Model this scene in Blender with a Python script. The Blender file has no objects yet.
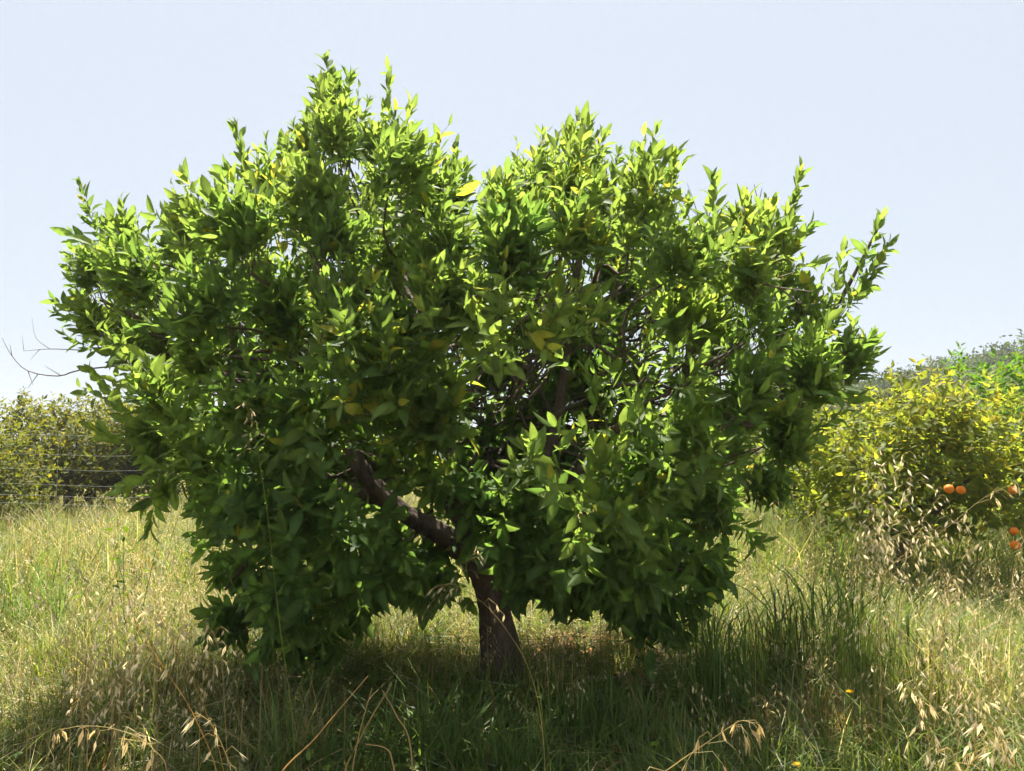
import bpy, math, random
import numpy as np
from mathutils import Vector

rng = np.random.default_rng(11)
random.seed(5)
scene = bpy.context.scene
COL = scene.collection
A = np.array

# ------------------------------------------------------------------ camera
F_PX, CAM_H, PITCH = 800.0, 1.2, math.radians(4.97)
cam_d = bpy.data.cameras.new("camera")
cam_d.sensor_width = 36.0
cam_d.lens = 36.0 * F_PX / 1024.0
cam_d.clip_start, cam_d.clip_end = 0.05, 3000.0
cam = bpy.data.objects.new("camera", cam_d)
COL.objects.link(cam)
cam.location = (0, 0, CAM_H)
cam.rotation_euler = (math.pi / 2 + PITCH, 0, 0)
scene.camera = cam


def at(px, py, Y):
    """photo pixel -> metre position on the upright plane Y metres ahead"""
    cx, cz = (px - 512.0) / F_PX, (385.5 - py) / F_PX
    d = np.array([cx, math.cos(PITCH) - cz * math.sin(PITCH), math.sin(PITCH) + cz * math.cos(PITCH)])
    p = d * (Y / d[1])
    return np.array([p[0], Y, p[2] + CAM_H])


# ------------------------------------------------------------------ terrain
def ground_z(x, y):
    x, y = np.asarray(x, float), np.asarray(y, float)
    near = 1.0 / (1.0 + (np.hypot(x, y - 5) / 25.0) ** 2)
    z = 0.035 * np.sin(1.3 * x + .4) * np.sin(1.1 * y + .2) + 0.02 * np.sin(2.9 * x - 1.7 * y) + .012 * np.sin(5.1 * x + 4.3 * y)
    z += 0.05 * np.sin(.5 * x + .31 * y)
    z = z * near
    z += 0.13 * np.exp(-((x - .55) ** 2 / .35 + (y - 4.75) ** 2 / .3))
    z += 0.05 * np.exp(-((x + .05) ** 2 / .08 + (y - 3.9) ** 2 / .08))
    return z


# ------------------------------------------------------------------ geometry collector
class Geo:
    def __init__(self):
        self.v, self.l, self.t, self.m, self.c, self.n = [], [], [], [], [], 0

    def add(self, verts, loops, totals, mat=0, col=(1, 1, 1)):
        verts = np.asarray(verts, np.float32).reshape(-1, 3)
        loops = np.asarray(loops, np.int64).ravel() + self.n
        totals = np.asarray(totals, np.int32).ravel()
        c = np.asarray(col, np.float32)
        if c.ndim == 1:
            c = np.broadcast_to(c, (len(verts), 3))
        self.v.append(verts); self.l.append(loops); self.t.append(totals)
        self.m.append(np.full(len(totals), mat, np.int32)); self.c.append(c)
        self.n += len(verts)

    def build(self, name, mats, parent=None, smooth=True):
        me = bpy.data.meshes.new(name)
        v = np.concatenate(self.v); l = np.concatenate(self.l); t = np.concatenate(self.t)
        me.vertices.add(len(v)); me.loops.add(len(l)); me.polygons.add(len(t))
        me.vertices.foreach_set("co", v.ravel())
        me.loops.foreach_set("vertex_index", l.astype(np.int32))
        me.polygons.foreach_set("loop_start", (np.cumsum(t) - t).astype(np.int32))
        me.polygons.foreach_set("loop_total", t)
        for m in (mats if isinstance(mats, (list, tuple)) else [mats]):
            me.materials.append(m)
        me.polygons.foreach_set("material_index", np.concatenate(self.m))
        me.polygons.foreach_set("use_smooth", np.full(len(t), smooth, bool))
        a = me.attributes.new("tint", 'FLOAT_COLOR', 'POINT')
        c = np.ones((len(v), 4), np.float32); c[:, :3] = np.concatenate(self.c)
        a.data.foreach_set("color", c.ravel())
        me.update(calc_edges=True)
        me.validate()
        o = bpy.data.objects.new(name, me)
        COL.objects.link(o)
        if parent is not None:
            o.parent = parent
            o.matrix_parent_inverse = parent.matrix_basis.inverted()
        return o


def norm(a):
    return a / np.maximum(np.linalg.norm(a, axis=-1, keepdims=True), 1e-9)


def inst(geo, T, polys, O, X, Y, Z, scale, curl=None, mat=0, col=None, midcol=None, sway=None):
    """place a template (k,3) at O with axes X,Y,Z (n,3); curl bends it down along its length"""
    n, k = len(O), len(T)
    loc = np.broadcast_to(T, (n, k, 3)).copy()
    if curl is not None:
        loc[:, :, 2] -= curl[:, None] * loc[:, :, 1] ** 2
    if sway is not None:
        loc[:, :, 0] += sway[:, None] * loc[:, :, 1] ** 2
    if np.ndim(scale) == 1:
        loc *= scale[:, None, None]
    else:
        loc *= scale[:, None, :]
    w = O[:, None, :] + loc[:, :, 0:1] * X[:, None, :] + loc[:, :, 1:2] * Y[:, None, :] + loc[:, :, 2:3] * Z[:, None, :]
    L = np.concatenate([np.array(p) for p in polys]); Tt = np.array([len(p) for p in polys])
    loops = (L[None, :] + (np.arange(n) * k)[:, None]).ravel()
    c = col if col.ndim == 3 else np.repeat(col[:, None, :], k, axis=1)
    if midcol is not None:
        c = c * midcol[None, :, None]
    geo.add(w, loops, np.tile(Tt, n), mat, c.reshape(-1, 3))


def ribbons(geo, P, W, side, mat=0, col=None):
    """P (n,m,3) polylines, W (n,m) half widths, side (n,3)"""
    n, m, _ = P.shape
    A = P - side[:, None, :] * W[:, :, None]
    B = P + side[:, None, :] * W[:, :, None]
    v = np.stack([A, B], axis=2).reshape(n, m * 2, 3)
    q = np.array([[2 * i, 2 * i + 1, 2 * i + 3, 2 * i + 2] for i in range(m - 1)]).ravel()
    loops = (q[None] + (np.arange(n) * 2 * m)[:, None]).ravel()
    if col is None:
        col = np.ones((n, 3))
    geo.add(v, loops, np.full(n * (m - 1), 4), mat, np.repeat(col, 2 * m, axis=0))


def tubes(geo, P, R, mat=0, col=None, sides=3):
    n, m, _ = P.shape
    d = norm(np.gradient(P, axis=1))
    ref = np.where(np.abs(d[:, :, 2:3]) > .9, np.array([1., 0, 0]), np.array([0, 0, 1.]))
    u = norm(np.cross(d, ref)); w = np.cross(d, u)
    a = np.arange(sides) * 2 * math.pi / sides
    v = P[:, :, None, :] + R[:, :, None, None] * (np.cos(a)[None, None, :, None] * u[:, :, None, :] + np.sin(a)[None, None, :, None] * w[:, :, None, :])
    q = []
    for i in range(m - 1):
        for s in range(sides):
            s2 = (s + 1) % sides
            q += [i * sides + s, i * sides + s2, (i + 1) * sides + s2, (i + 1) * sides + s]
    loops = (np.array(q)[None] + (np.arange(n) * m * sides)[:, None]).ravel()
    if col is None:
        col = np.ones((n, 3))
    geo.add(v, loops, np.full(n * (m - 1) * sides, 4), mat, np.repeat(col, m * sides, axis=0))


def spline(pts, n):
    """Catmull-Rom through pts, n samples"""
    p = np.asarray(pts, float)
    p = np.vstack([2 * p[0] - p[1], p, 2 * p[-1] - p[-2]])
    k = len(p) - 3
    out = []
    for s in np.linspace(0, k - 1e-6, n):
        i = int(s); t = s - i
        a, b, c, d = p[i:i + 4]
        out.append(.5 * (2 * b + (c - a) * t + (2 * a - 5 * b + 4 * c - d) * t * t + (3 * b - a - 3 * c + d) * t ** 3))
    return np.array(out)


def bark_tube(geo, pts, radii, sides=16, seed=0, rough=.06, n=40, flare=None, mat=0):
    P = spline(pts, n)
    R = np.interp(np.linspace(0, 1, n), np.linspace(0, 1, len(radii)), radii)
    d = norm(np.gradient(P, axis=0))
    u = norm(np.cross(d, np.array([0.2, 1., .1]))); w = np.cross(d, u)
    a = np.arange(sides) * 2 * math.pi / sides
    r0 = np.random.default_rng(seed)
    ph = r0.uniform(0, 6.28, 6)
    tt = np.linspace(0, 1, n)[:, None]
    rr = 1 + rough * (np.sin(3 * a[None] + ph[0] + 4 * tt) + .7 * np.sin(5 * a[None] + ph[1] - 6 * tt) + .8 * np.sin(17 * tt + ph[2] + 2 * a[None]))
    rr += r0.normal(0, rough * .35, rr.shape)
    if flare:
        rr += flare * np.exp(-tt * 14) * (.7 + .5 * np.sin(4 * a[None] + ph[3]))
    V = P[:, None, :] + (R[:, None] * rr)[:, :, None] * (np.cos(a)[None, :, None] * u[:, None, :] + np.sin(a)[None, :, None] * w[:, None, :])
    q = [[i * sides + s, i * sides + (s + 1) % sides, (i + 1) * sides + (s + 1) % sides, (i + 1) * sides + s] for i in range(n - 1) for s in range(sides)]
    geo.add(V, np.array(q), np.full(len(q), 4), mat)
    geo.add(V[-1], np.arange(sides), [sides], mat)
    return P


# ------------------------------------------------------------------ materials
def mat_new(name):
    m = bpy.data.materials.new(name); m.use_nodes = True
    nt = m.node_tree; nt.nodes.clear()
    out = nt.nodes.new("ShaderNodeOutputMaterial")
    return m, nt, out


def leafy(name, trans=.45, tcol=(1.5, 1.45, .6), rough=.42, spec=.5, noise=.35, nscale=60):
    m, nt, out = mat_new(name)
    N, L = nt.nodes.new, nt.links.new
    at_ = N("ShaderNodeAttribute"); at_.attribute_name = "tint"
    tc = N("ShaderNodeTexCoord")
    ns = N("ShaderNodeTexNoise"); ns.inputs["Scale"].default_value = nscale; ns.inputs["Detail"].default_value = 2
    L(tc.outputs["Object"], ns.inputs["Vector"])
    mr = N("ShaderNodeMapRange"); mr.inputs["From Min"].default_value = .3; mr.inputs["From Max"].default_value = .7
    mr.inputs["To Min"].default_value = 1 - noise; mr.inputs["To Max"].default_value = 1 + noise
    L(ns.outputs["Fac"], mr.inputs["Value"])
    mul = N("ShaderNodeVectorMath"); mul.operation = 'SCALE'
    L(at_.outputs["Color"], mul.inputs[0]); L(mr.outputs["Result"], mul.inputs["Scale"])
    p = N("ShaderNodeBsdfPrincipled")
    L(mul.outputs[0], p.inputs["Base Color"])
    p.inputs["Roughness"].default_value = rough
    p.inputs["Specular IOR Level"].default_value = spec
    t = N("ShaderNodeBsdfTranslucent")
    m2 = N("ShaderNodeVectorMath"); m2.operation = 'MULTIPLY'; m2.inputs[1].default_value = tcol
    L(mul.outputs[0], m2.inputs[0]); L(m2.outputs[0], t.inputs["Color"])
    mx = N("ShaderNodeMixShader"); mx.inputs[0].default_value = trans
    L(p.outputs[0], mx.inputs[1]); L(t.outputs[0], mx.inputs[2])
    L(mx.outputs[0], out.inputs["Surface"])
    return m


def bark_mat(name, c1, c2, scale=14, bump=.6):
    m, nt, out = mat_new(name)
    N, L = nt.nodes.new, nt.links.new
    tc = N("ShaderNodeTexCoord"); mp = N("ShaderNodeMapping"); mp.inputs["Scale"].default_value = (1, 1, .35)
    L(tc.outputs["Object"], mp.inputs["Vector"])
    n1 = N("ShaderNodeTexNoise"); n1.inputs["Scale"].default_value = scale; n1.inputs["Detail"].default_value = 8; n1.inputs["Roughness"].default_value = .7
    L(mp.outputs[0], n1.inputs["Vector"])
    n2 = N("ShaderNodeTexNoise"); n2.inputs["Scale"].default_value = scale * 5; n2.inputs["Detail"].default_value = 4
    L(mp.outputs[0], n2.inputs["Vector"])
    r = N("ShaderNodeValToRGB"); r.color_ramp.elements[0].color = (*c1, 1); r.color_ramp.elements[1].color = (*c2, 1)
    r.color_ramp.elements[0].position = .35; r.color_ramp.elements[1].position = .68
    L(n1.outputs["Fac"], r.inputs[0])
    ad = N("ShaderNodeMath"); ad.operation = 'ADD'; L(n1.outputs["Fac"], ad.inputs[0]); L(n2.outputs["Fac"], ad.inputs[1])
    b = N("ShaderNodeBump"); b.inputs["Strength"].default_value = bump; b.inputs["Distance"].default_value = .02
    L(ad.outputs[0], b.inputs["Height"])
    p = N("ShaderNodeBsdfPrincipled"); p.inputs["Roughness"].default_value = .9; p.inputs["Specular IOR Level"].default_value = .2
    L(r.outputs[0], p.inputs["Base Color"]); L(b.outputs[0], p.inputs["Normal"])
    L(p.outputs[0], out.inputs["Surface"])
    return m


def plain(name, col, rough=.6, spec=.4, bump=0, bscale=100, var=.2):
    m, nt, out = mat_new(name)
    N, L = nt.nodes.new, nt.links.new
    tc = N("ShaderNodeTexCoord"); ns = N("ShaderNodeTexNoise"); ns.inputs["Scale"].default_value = bscale
    L(tc.outputs["Object"], ns.inputs["Vector"])
    r = N("ShaderNodeValToRGB")
    r.color_ramp.elements[0].color = (*[c * (1 - var) for c in col], 1); r.color_ramp.elements[1].color = (*[c * (1 + var) for c in col], 1)
    L(ns.outputs["Fac"], r.inputs[0])
    p = N("ShaderNodeBsdfPrincipled"); p.inputs["Roughness"].default_value = rough; p.inputs["Specular IOR Level"].default_value = spec
    L(r.outputs[0], p.inputs["Base Color"])
    if bump:
        b = N("ShaderNodeBump"); b.inputs["Strength"].default_value = bump; b.inputs["Distance"].default_value = .002
        L(ns.outputs["Fac"], b.inputs["Height"]); L(b.outputs[0], p.inputs["Normal"])
    L(p.outputs[0], out.inputs["Surface"])
    return m


M_LEAF = leafy("citrus_leaf", .6, (1.8, 1.75, .9), .56, .2, .22, 25)
M_FARLEAF = leafy("far_leaf", .5, (1.7, 1.65, .55), .65, .2, .25, 8)
M_GRASS = leafy("grass_blade", .45, (1.35, 1.3, .7), .55, .35, .3, 9)
M_STRAW = leafy("dry_straw", .5, (1.45, 1.35, 1.1), .55, .3, .25, 12)
M_STEM = leafy("green_twig", .05, (1, 1, 1), .6, .3, .2, 30)
M_BARK = bark_mat("citrus_bark", (.045, .032, .024), (.19, .14, .105))
M_TWIG = plain("dead_twig_wood", (.17, .13, .10), .85, .2, 0, 60)
M_ORANGE = plain("orange_peel", (.72, .19, .01), .5, .25, .5, 260, .08)
M_HOSE = plain("black_hose_rubber", (.012, .012, .013), .5, .4)
M_WIRE = plain("galvanised_wire", (.55, .55, .54), .45, .6)
M_POST = bark_mat("grey_post_wood", (.14, .12, .1), (.3, .27, .24), 20, .4)
M_PETAL = leafy("yellow_petal", .4, (1.2, 1.1, .6), .6, .2, .1, 40)


def ground_mat():
    m, nt, out = mat_new("ground_soil_thatch")
    N, L = nt.nodes.new, nt.links.new
    tc = N("ShaderNodeTexCoord")
    big = N("ShaderNodeTexNoise"); big.inputs["Scale"].default_value = .9; big.inputs["Detail"].default_value = 5
    fine = N("ShaderNodeTexNoise"); fine.inputs["Scale"].default_value = 38; fine.inputs["Detail"].default_value = 8; fine.inputs["Roughness"].default_value = .75
    L(tc.outputs["Object"], big.inputs["Vector"]); L(tc.outputs["Object"], fine.inputs["Vector"])
    r1 = N("ShaderNodeValToRGB"); e = r1.color_ramp.elements
    e[0].position = .3; e[0].color = (.05, .034, .02, 1); e[1].position = .75; e[1].color = (.26, .19, .10, 1)
    x = e.new(.5); x.color = (.13, .092, .05, 1)
    L(fine.outputs["Fac"], r1.inputs[0])
    r2 = N("ShaderNodeValToRGB"); e = r2.color_ramp.elements
    e[0].position = .35; e[0].color = (.045, .07, .015, 1); e[1].position = .7; e[1].color = (.28, .24, .09, 1)
    L(fine.outputs["Fac"], r2.inputs[0])
    rb = N("ShaderNodeValToRGB"); rb.color_ramp.elements[0].position = .42; rb.color_ramp.elements[1].position = .6
    L(big.outputs["Fac"], rb.inputs[0])
    mx = N("ShaderNodeMixRGB"); L(rb.outputs[0], mx.inputs[0]); L(r1.outputs[0], mx.inputs[1]); L(r2.outputs[0], mx.inputs[2])
    b = N("ShaderNodeBump"); b.inputs["Strength"].default_value = 1.0; b.inputs["Distance"].default_value = .03
    L(fine.outputs["Fac"], b.inputs["Height"])
    p = N("ShaderNodeBsdfPrincipled"); p.inputs["Roughness"].default_value = .95; p.inputs["Specular IOR Level"].default_value = .1
    L(mx.outputs[0], p.inputs["Base Color"]); L(b.outputs[0], p.inputs["Normal"]); L(p.outputs[0], out.inputs["Surface"])
    return m


def hill_mat():
    m, nt, out = mat_new("hill_scrub")
    N, L = nt.nodes.new, nt.links.new
    tc = N("ShaderNodeTexCoord"); ns = N("ShaderNodeTexNoise"); ns.inputs["Scale"].default_value = .25; ns.inputs["Detail"].default_value = 8
    L(tc.outputs["Object"], ns.inputs["Vector"])
    r = N("ShaderNodeValToRGB"); e = r.color_ramp.elements
    e[0].position = .35; e[0].color = (.04, .05, .022, 1); e[1].position = .7; e[1].color = (.12, .1, .055, 1)
    L(ns.outputs["Fac"], r.inputs[0])
    p = N("ShaderNodeBsdfPrincipled"); p.inputs["Roughness"].default_value = .95; p.inputs["Specular IOR Level"].default_value = .1
    L(r.outputs[0], p.inputs["Base Color"]); L(p.outputs[0], out.inputs["Surface"])
    return m


# ------------------------------------------------------------------ tagging
def empty(name, loc):
    o = bpy.data.objects.new(name, None); COL.objects.link(o)
    o.empty_display_size = .1
    o.location = loc
    return o


def tag(o, label=None, cat=None, group=None, kind=None):
    if label: o["label"] = label
    if cat: o["category"] = cat
    if group: o["group"] = group
    if kind: o["kind"] = kind
    return o


# ------------------------------------------------------------------ leaves and shoots
def leaf_template(hi=True):
    if hi:
        V, P = [[0, 0, 0]], []
        for t, w in ((.22, .20), (.5, .255), (.78, .155)):
            V += [[-w, t, .32 * w], [0, t, 0], [w, t, .32 * w]]
        V.append([0, 1, 0])
        P = [(0, 2, 1), (0, 3, 2), (1, 2, 5, 4), (2, 3, 6, 5), (4, 5, 8, 7), (5, 6, 9, 8), (7, 8, 10), (8, 9, 10)]
        mid = np.array([1.1] + [.95, 1.25, .95] * 3 + [.9])
        return np.array(V, float), P, mid
    V = [[0, 0, 0], [-.23, .45, .07], [.23, .45, .07], [0, 1, 0]]
    return np.array(V, float), [(0, 2, 3), (0, 3, 1)], np.ones(4)


HI, LO = leaf_template(True), leaf_template(False)


def perp(d):
    ref = np.where(np.abs(d[:, 2:3]) > .9, np.array([1., 0, 0]), np.array([0, 0, 1.]))
    u = norm(np.cross(d, ref))
    return u, np.cross(d, u)


MATURE, YOUNG, YELLOW = np.array([.084, .155, .042]), np.array([.172, .23, .06]), np.array([.38, .33, .035])


def shoots(geo, P, D, L, cnt, leaflen, youth, yellow, rng, tmpl=HI, droop=.25, mat=0, stem=True, back=.3, curl=.25, spread=(75, 28), wid=1.0, palette=(MATURE, YOUNG, YELLOW), stem_r=.0035):
    """leafy shoots: bases P, directions D, lengths L, leaf counts; leaves whorl round the stem, upright at the tip"""
    n = len(P)
    u, v = perp(D)
    idx = np.repeat(np.arange(n), cnt)
    k = np.arange(len(idx)) - np.repeat(np.cumsum(cnt) - cnt, cnt)
    t = .12 + .88 * (k + rng.uniform(.2, .8, len(k))) / cnt[idx]
    bend = np.zeros((n, 3)); bend[:, 2] = rng.uniform(-.05, .22, n) * L
    pos = P[idx] + D[idx] * (L[idx] * t)[:, None] + bend[idx] * (t ** 2)[:, None]
    az = k * 2.4 + rng.uniform(0, 6.28, n)[idx] + rng.normal(0, .3, len(k))
    a = np.radians(spread[0] + (spread[1] - spread[0]) * t ** 1.4 + rng.normal(0, 13, len(k)))
    r = u[idx] * np.cos(az)[:, None] + v[idx] * np.sin(az)[:, None]
    e = D[idx] * np.cos(a)[:, None] + r * np.sin(a)[:, None]
    dr = np.asarray(droop)
    dr = dr[idx] if dr.ndim else np.full(len(k), float(dr))
    e[:, 2] -= dr * rng.uniform(.2, 1.3, len(k)) * (1.1 - .7 * t)
    e = norm(e)
    nn = D[idx] - (D[idx] * e).sum(1, keepdims=True) * e
    nn = norm(nn + rng.normal(0, .32, nn.shape)); nn = norm(nn - (nn * e).sum(1, keepdims=True) * e)
    sd = np.cross(e, nn)
    ln = leaflen[idx] * np.clip(rng.normal(.9, .2, len(k)), .4, 1.4) * np.where(t > .93, .7, 1)
    pos = pos + e * (ln * .1)[:, None]
    mt, yg, yl = palette
    y = np.clip(youth[idx] + rng.normal(0, .16, len(k)) + .25 * (t - .5), 0, 1)[:, None]
    col = mt * (1 - y) + yg * y
    ye = (rng.random(len(k)) < yellow[idx])[:, None] * rng.uniform(.45, 1, (len(k), 1))
    kv = len(tmpl[0])
    wv = np.where(np.abs(tmpl[0][:, 0]) > .01, 1.0, .55)[None, :, None] * rng.uniform(.6, 1.25, (len(k), kv, 1))   # yellowing starts at the margins
    yv = np.clip(ye[:, None, :] * wv, 0, 1)
    col = col[:, None, :] * (1 - yv) + yl * yv
    col = col * rng.uniform(.75, 1.25, (len(k), 1, 1))
    w = wid * rng.uniform(.8, 1.25, len(k))
    sc = np.stack([ln * w, ln, ln], 1)
    inst(geo, tmpl[0], tmpl[1], pos, sd, e, nn, sc, rng.normal(.45, .55, len(k)) * curl * 1.3, mat, col, tmpl[2], rng.normal(0, .13, len(k)))
    if stem:
        m = 5
        s = np.linspace(-1, 1, m)
        Q = np.empty((n, m, 3))
        for j, q in enumerate(s):
            if q < 0:
                Q[:, j] = P + D * (q * back) + np.array([0, 0, -.5]) * (q * q * back)
            else:
                Q[:, j] = P + D * (L * q)[:, None] + bend * q * q
        R = np.stack([np.full(n, stem_r * x) for x in (1.7, 1.4, 1.1, .8, .35)], 1)
        tubes(geo, Q, R, mat + 1, np.broadcast_to(np.array([.09, .11, .04]), (n, 3)))


def pick_clumps(cands, spacing, taken=None):
    out = list(taken) if taken is not None else []
    k0 = len(out)
    for c in cands:
        if all(np.sum((c[:3] - o[:3]) ** 2) > spacing ** 2 for o in out):
            out.append(c)
    return out[k0:]


# ------------------------------------------------------------------ the large orange tree
TY = 3.9
tree_base = at(500, 700, TY); tree_base[2] = ground_z(tree_base[0], TY)
tree = empty("orange_tree", tree_base)
tag(tree, "large broad orange tree with dense glossy crown and dark crooked trunk, filling the middle", "tree", "citrus trees of the grove")

OUT = [(112, 365), (80, 335), (76, 292), (98, 250), (132, 233), (168, 224), (203, 214), (240, 192), (280, 165), (302, 125), (332, 100), (365, 108), (398, 128), (418, 168), (440, 194), (475, 209), (510, 186), (545, 172), (575, 165), (600, 146), (640, 170), (680, 209), (720, 228), (760, 243), (796, 246), (820, 268), (832, 310), (828, 350), (846, 380), (844, 425), (812, 462), (765, 492), (735, 528), (705, 568), (672, 606), (640, 604), (600, 580), (560, 562), (520, 556), (470, 570), (420, 588), (370, 598), (335, 634), (290, 645), (262, 618), (250, 570), (225, 545), (200, 500), (165, 485), (140, 472), (125, 440), (112, 400)]
OUTM = np.array([at(x, y, TY)[[0, 2]] for x, y in OUT])
C0 = at(475, 375, TY)[[0, 2]]
ANG = np.linspace(-math.pi, math.pi, 721)


def edge_radius():
    out = np.zeros(len(ANG))
    A = OUTM - C0; B = np.roll(A, -1, axis=0)
    for i, a in enumerate(ANG):
        d = np.array([math.cos(a), math.sin(a)])
        cr = A[:, 0] * d[1] - A[:, 1] * d[0]; cb = B[:, 0] * d[1] - B[:, 1] * d[0]
        for j in np.nonzero(cr * cb <= 0)[0]:
            s = cr[j] / (cr[j] - cb[j] + 1e-12)
            p = A[j] + s * (B[j] - A[j])
            if p @ d > 0:
                out[i] = max(out[i], p @ d)
    return out


EDGE = edge_radius()


def rho_of(x, z):
    dx, dz = x - C0[0], z - C0[1]
    return np.hypot(dx, dz) / np.interp(np.arctan2(dz, dx), ANG, EDGE)


HF, HB = 1.25, 1.0
HOLES = [(560, 392, .25), (540, 455, .13), (610, 545, .1)]
HOLEM = [(*at(a, b, TY)[[0, 2]], r) for a, b, r in HOLES]


def clump_dir(p):
    c = np.array([C0[0], TY, C0[1] - .25])
    d = (p - c) / np.array([2.0, 1.3, 1.3])
    return d / np.linalg.norm(d)


r_t = np.random.default_rng(21)
cands = []
# the rim, then the front and back faces of the crown
per = np.linspace(0, 1, 420)
seg = np.vstack([OUTM, OUTM[:1]])
cum = np.r_[0, np.cumsum(np.hypot(*np.diff(seg, axis=0).T))]
for s in per * cum[-1]:
    x, z = np.interp(s, cum, seg[:, 0]), np.interp(s, cum, seg[:, 1])
    dx, dz = x - C0[0], z - C0[1]; dl = math.hypot(dx, dz)
    k = 1 - (r_t.uniform(.08, .30) + (.05 if dz > 0 else 0)) / dl
    x, z = C0[0] + dx * k, C0[1] + dz * k
    cands.append(np.array([x, TY + r_t.uniform(-.22, .3), z]))
rim = [c for c in pick_clumps(cands, .23) if not (c[0] > at(700, 300, TY)[0] and c[2] > at(700, 330, TY)[2] and r_t.random() < .25)]
cands = []
while len(cands) < 2600:
    x, z = r_t.uniform(OUTM[:, 0].min(), OUTM[:, 0].max()), r_t.uniform(OUTM[:, 1].min(), OUTM[:, 1].max())
    rho = rho_of(x, z)
    if rho > .9: continue
    front = r_t.random() < .55
    h = (HF if front else HB) * math.sqrt(1 - rho ** 2) * r_t.uniform(.78, 1.04)
    low = z < at(0, 560, TY)[2]
    if low: h *= .8
    if front and any((x - a) ** 2 + (z - b) ** 2 < (r + .12) ** 2 for a, b, r in HOLEM): continue
    dep = -h if front else h
    px_, pz_ = x * TY / (TY + dep), CAM_H + (z - CAM_H) * TY / (TY + dep)   # how far the bulging face reaches past the outline
    if rho_of(px_, pz_) > 1 - (.24 if pz_ > 1.0 else .1) / np.interp(math.atan2(pz_ - C0[1], px_ - C0[0]), ANG, EDGE): continue
    cands.append(np.array([x, TY + dep, z]))
face = [c for c in pick_clumps(cands, .25, rim) if not (c[0] > at(690, 300, TY)[0] and c[2] > at(690, 345, TY)[2] and r_t.random() < .2)]
inner = []
while len(inner) < 110:
    x, z = r_t.uniform(-2, 2), r_t.uniform(.8, 2.9)
    rho = rho_of(x, z)
    if rho < .8:
        inner.append(np.array([x, TY + r_t.uniform(-.3, .95) * math.sqrt(1 - rho ** 2), z]))
for _ in range(36):   # leaves deep behind the hollow in the middle of the crown
    inner.append(np.array([r_t.uniform(-.35, .75), TY + r_t.uniform(.15, .8), r_t.uniform(1.0, 1.95)]))
crown = Geo()
Ps, Ds, Ls, Cs, Ln, Yt, Yl, Dr = [], [], [], [], [], [], [], []


def yellow_zone(p):
    """patches of chlorotic leaves seen on the crown"""
    v = .012
    for px, py, r, a in ((400, 400, .28, .10), (270, 235, .22, .12), (770, 290, .3, .16), (540, 290, .25, .12), (420, 470, .2, .05), (720, 270, .2, .1)):
        q = at(px, py, TY)
        v += a * math.exp(-((p[0] - q[0]) ** 2 + (p[2] - q[2]) ** 2) / r ** 2)
    return v


for px, py, dy in ((300, 440, -.6), (260, 466, -.5), (330, 425, -.8), (355, 435, -.9), (240, 500, -.3), (285, 505, -.35), (320, 550, -.45), (280, 560, -.4), (425, 470, -.75), (470, 505, -.7), (505, 545, -.55), (420, 425, -.95), (550, 545, -.6), (595, 560, -.5),
                   (390, 585, -.2), (360, 560, -.3), (430, 590, .3), (250, 610, -.35), (320, 620, -.35), (650, 590, -.3), (560, 590, -.3), (620, 575, -.5), (300, 470, .3), (350, 480, .5), (250, 440, .3), (400, 440, .6), (460, 450, .7), (310, 520, -.3), (342, 522, -.3), (328, 500, -.2), (525, 445, .4), (508, 440, .5), (546, 452, .3), (530, 470, .4), (560, 380, .5), (575, 400, .4), (550, 355, .6), (535, 425, .7), (515, 460, .6), (472, 460, .5), (478, 448, .3), (462, 470, .2), (600, 285, .3), (585, 270, -.5), (620, 300, .5), (290, 345, -.85), (275, 330, .4), (390, 280, -.8), (370, 300, .4), (395, 300, .6), (690, 335, -.75), (700, 300, .3), (285, 350, .5), (660, 300, .3)):
    face.append(at(px, py, TY + dy))
for ci, c in enumerate(rim + face + inner):
    is_rim, is_in = ci < len(rim), ci >= len(rim) + len(face)
    rad = (.12 if is_rim else .17) * r_t.uniform(.7, 1.3)
    out = clump_dir(c)
    main_d = r_t.normal(0, .38, 3)
    hgt = np.clip((c[2] - .75) / 1.7, 0, 1)
    ns = int((21 + 9 * hgt if is_rim else 27 + 8 * hgt) * r_t.uniform(.8, 1.25)) if not is_in else 11
    youth = np.clip(.12 + .55 * hgt + r_t.normal(0, .17), 0, 1)
    ll = r_t.uniform(.053, .068) * (1.0 + .3 * (1 - hgt))
    yz = .75 * yellow_zone(c)
    if is_rim and hgt < .18:
        youth *= .7
    for _ in range(ns):
        q = r_t.normal(0, 1, 3); q /= np.linalg.norm(q)
        if q @ out < -.2: q = -q
        b = c + q * rad * r_t.uniform(.1, .8)
        up = np.array([0, 0, .7 + .45 * hgt])
        d = out * .55 + up * 1.05 + q * .3 + main_d + r_t.normal(0, .16, 3)
        if hgt < .1: d = out * .9 + q * .5 + main_d + np.array([0, 0, .02]) + r_t.normal(0, .25, 3)
        Ps.append(b); Ds.append(d / np.linalg.norm(d)); Ls.append(r_t.uniform(.07, .17) * (.85 + .3 * hgt) * (1.7 if r_t.random() < .1 else 1))
        Cs.append(r_t.integers(7, 14)); Ln.append(ll * r_t.uniform(.85, 1.2)); Yt.append(youth); Yl.append(yz); Dr.append(.1 + .45 * (1 - hgt) ** 2)

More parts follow.
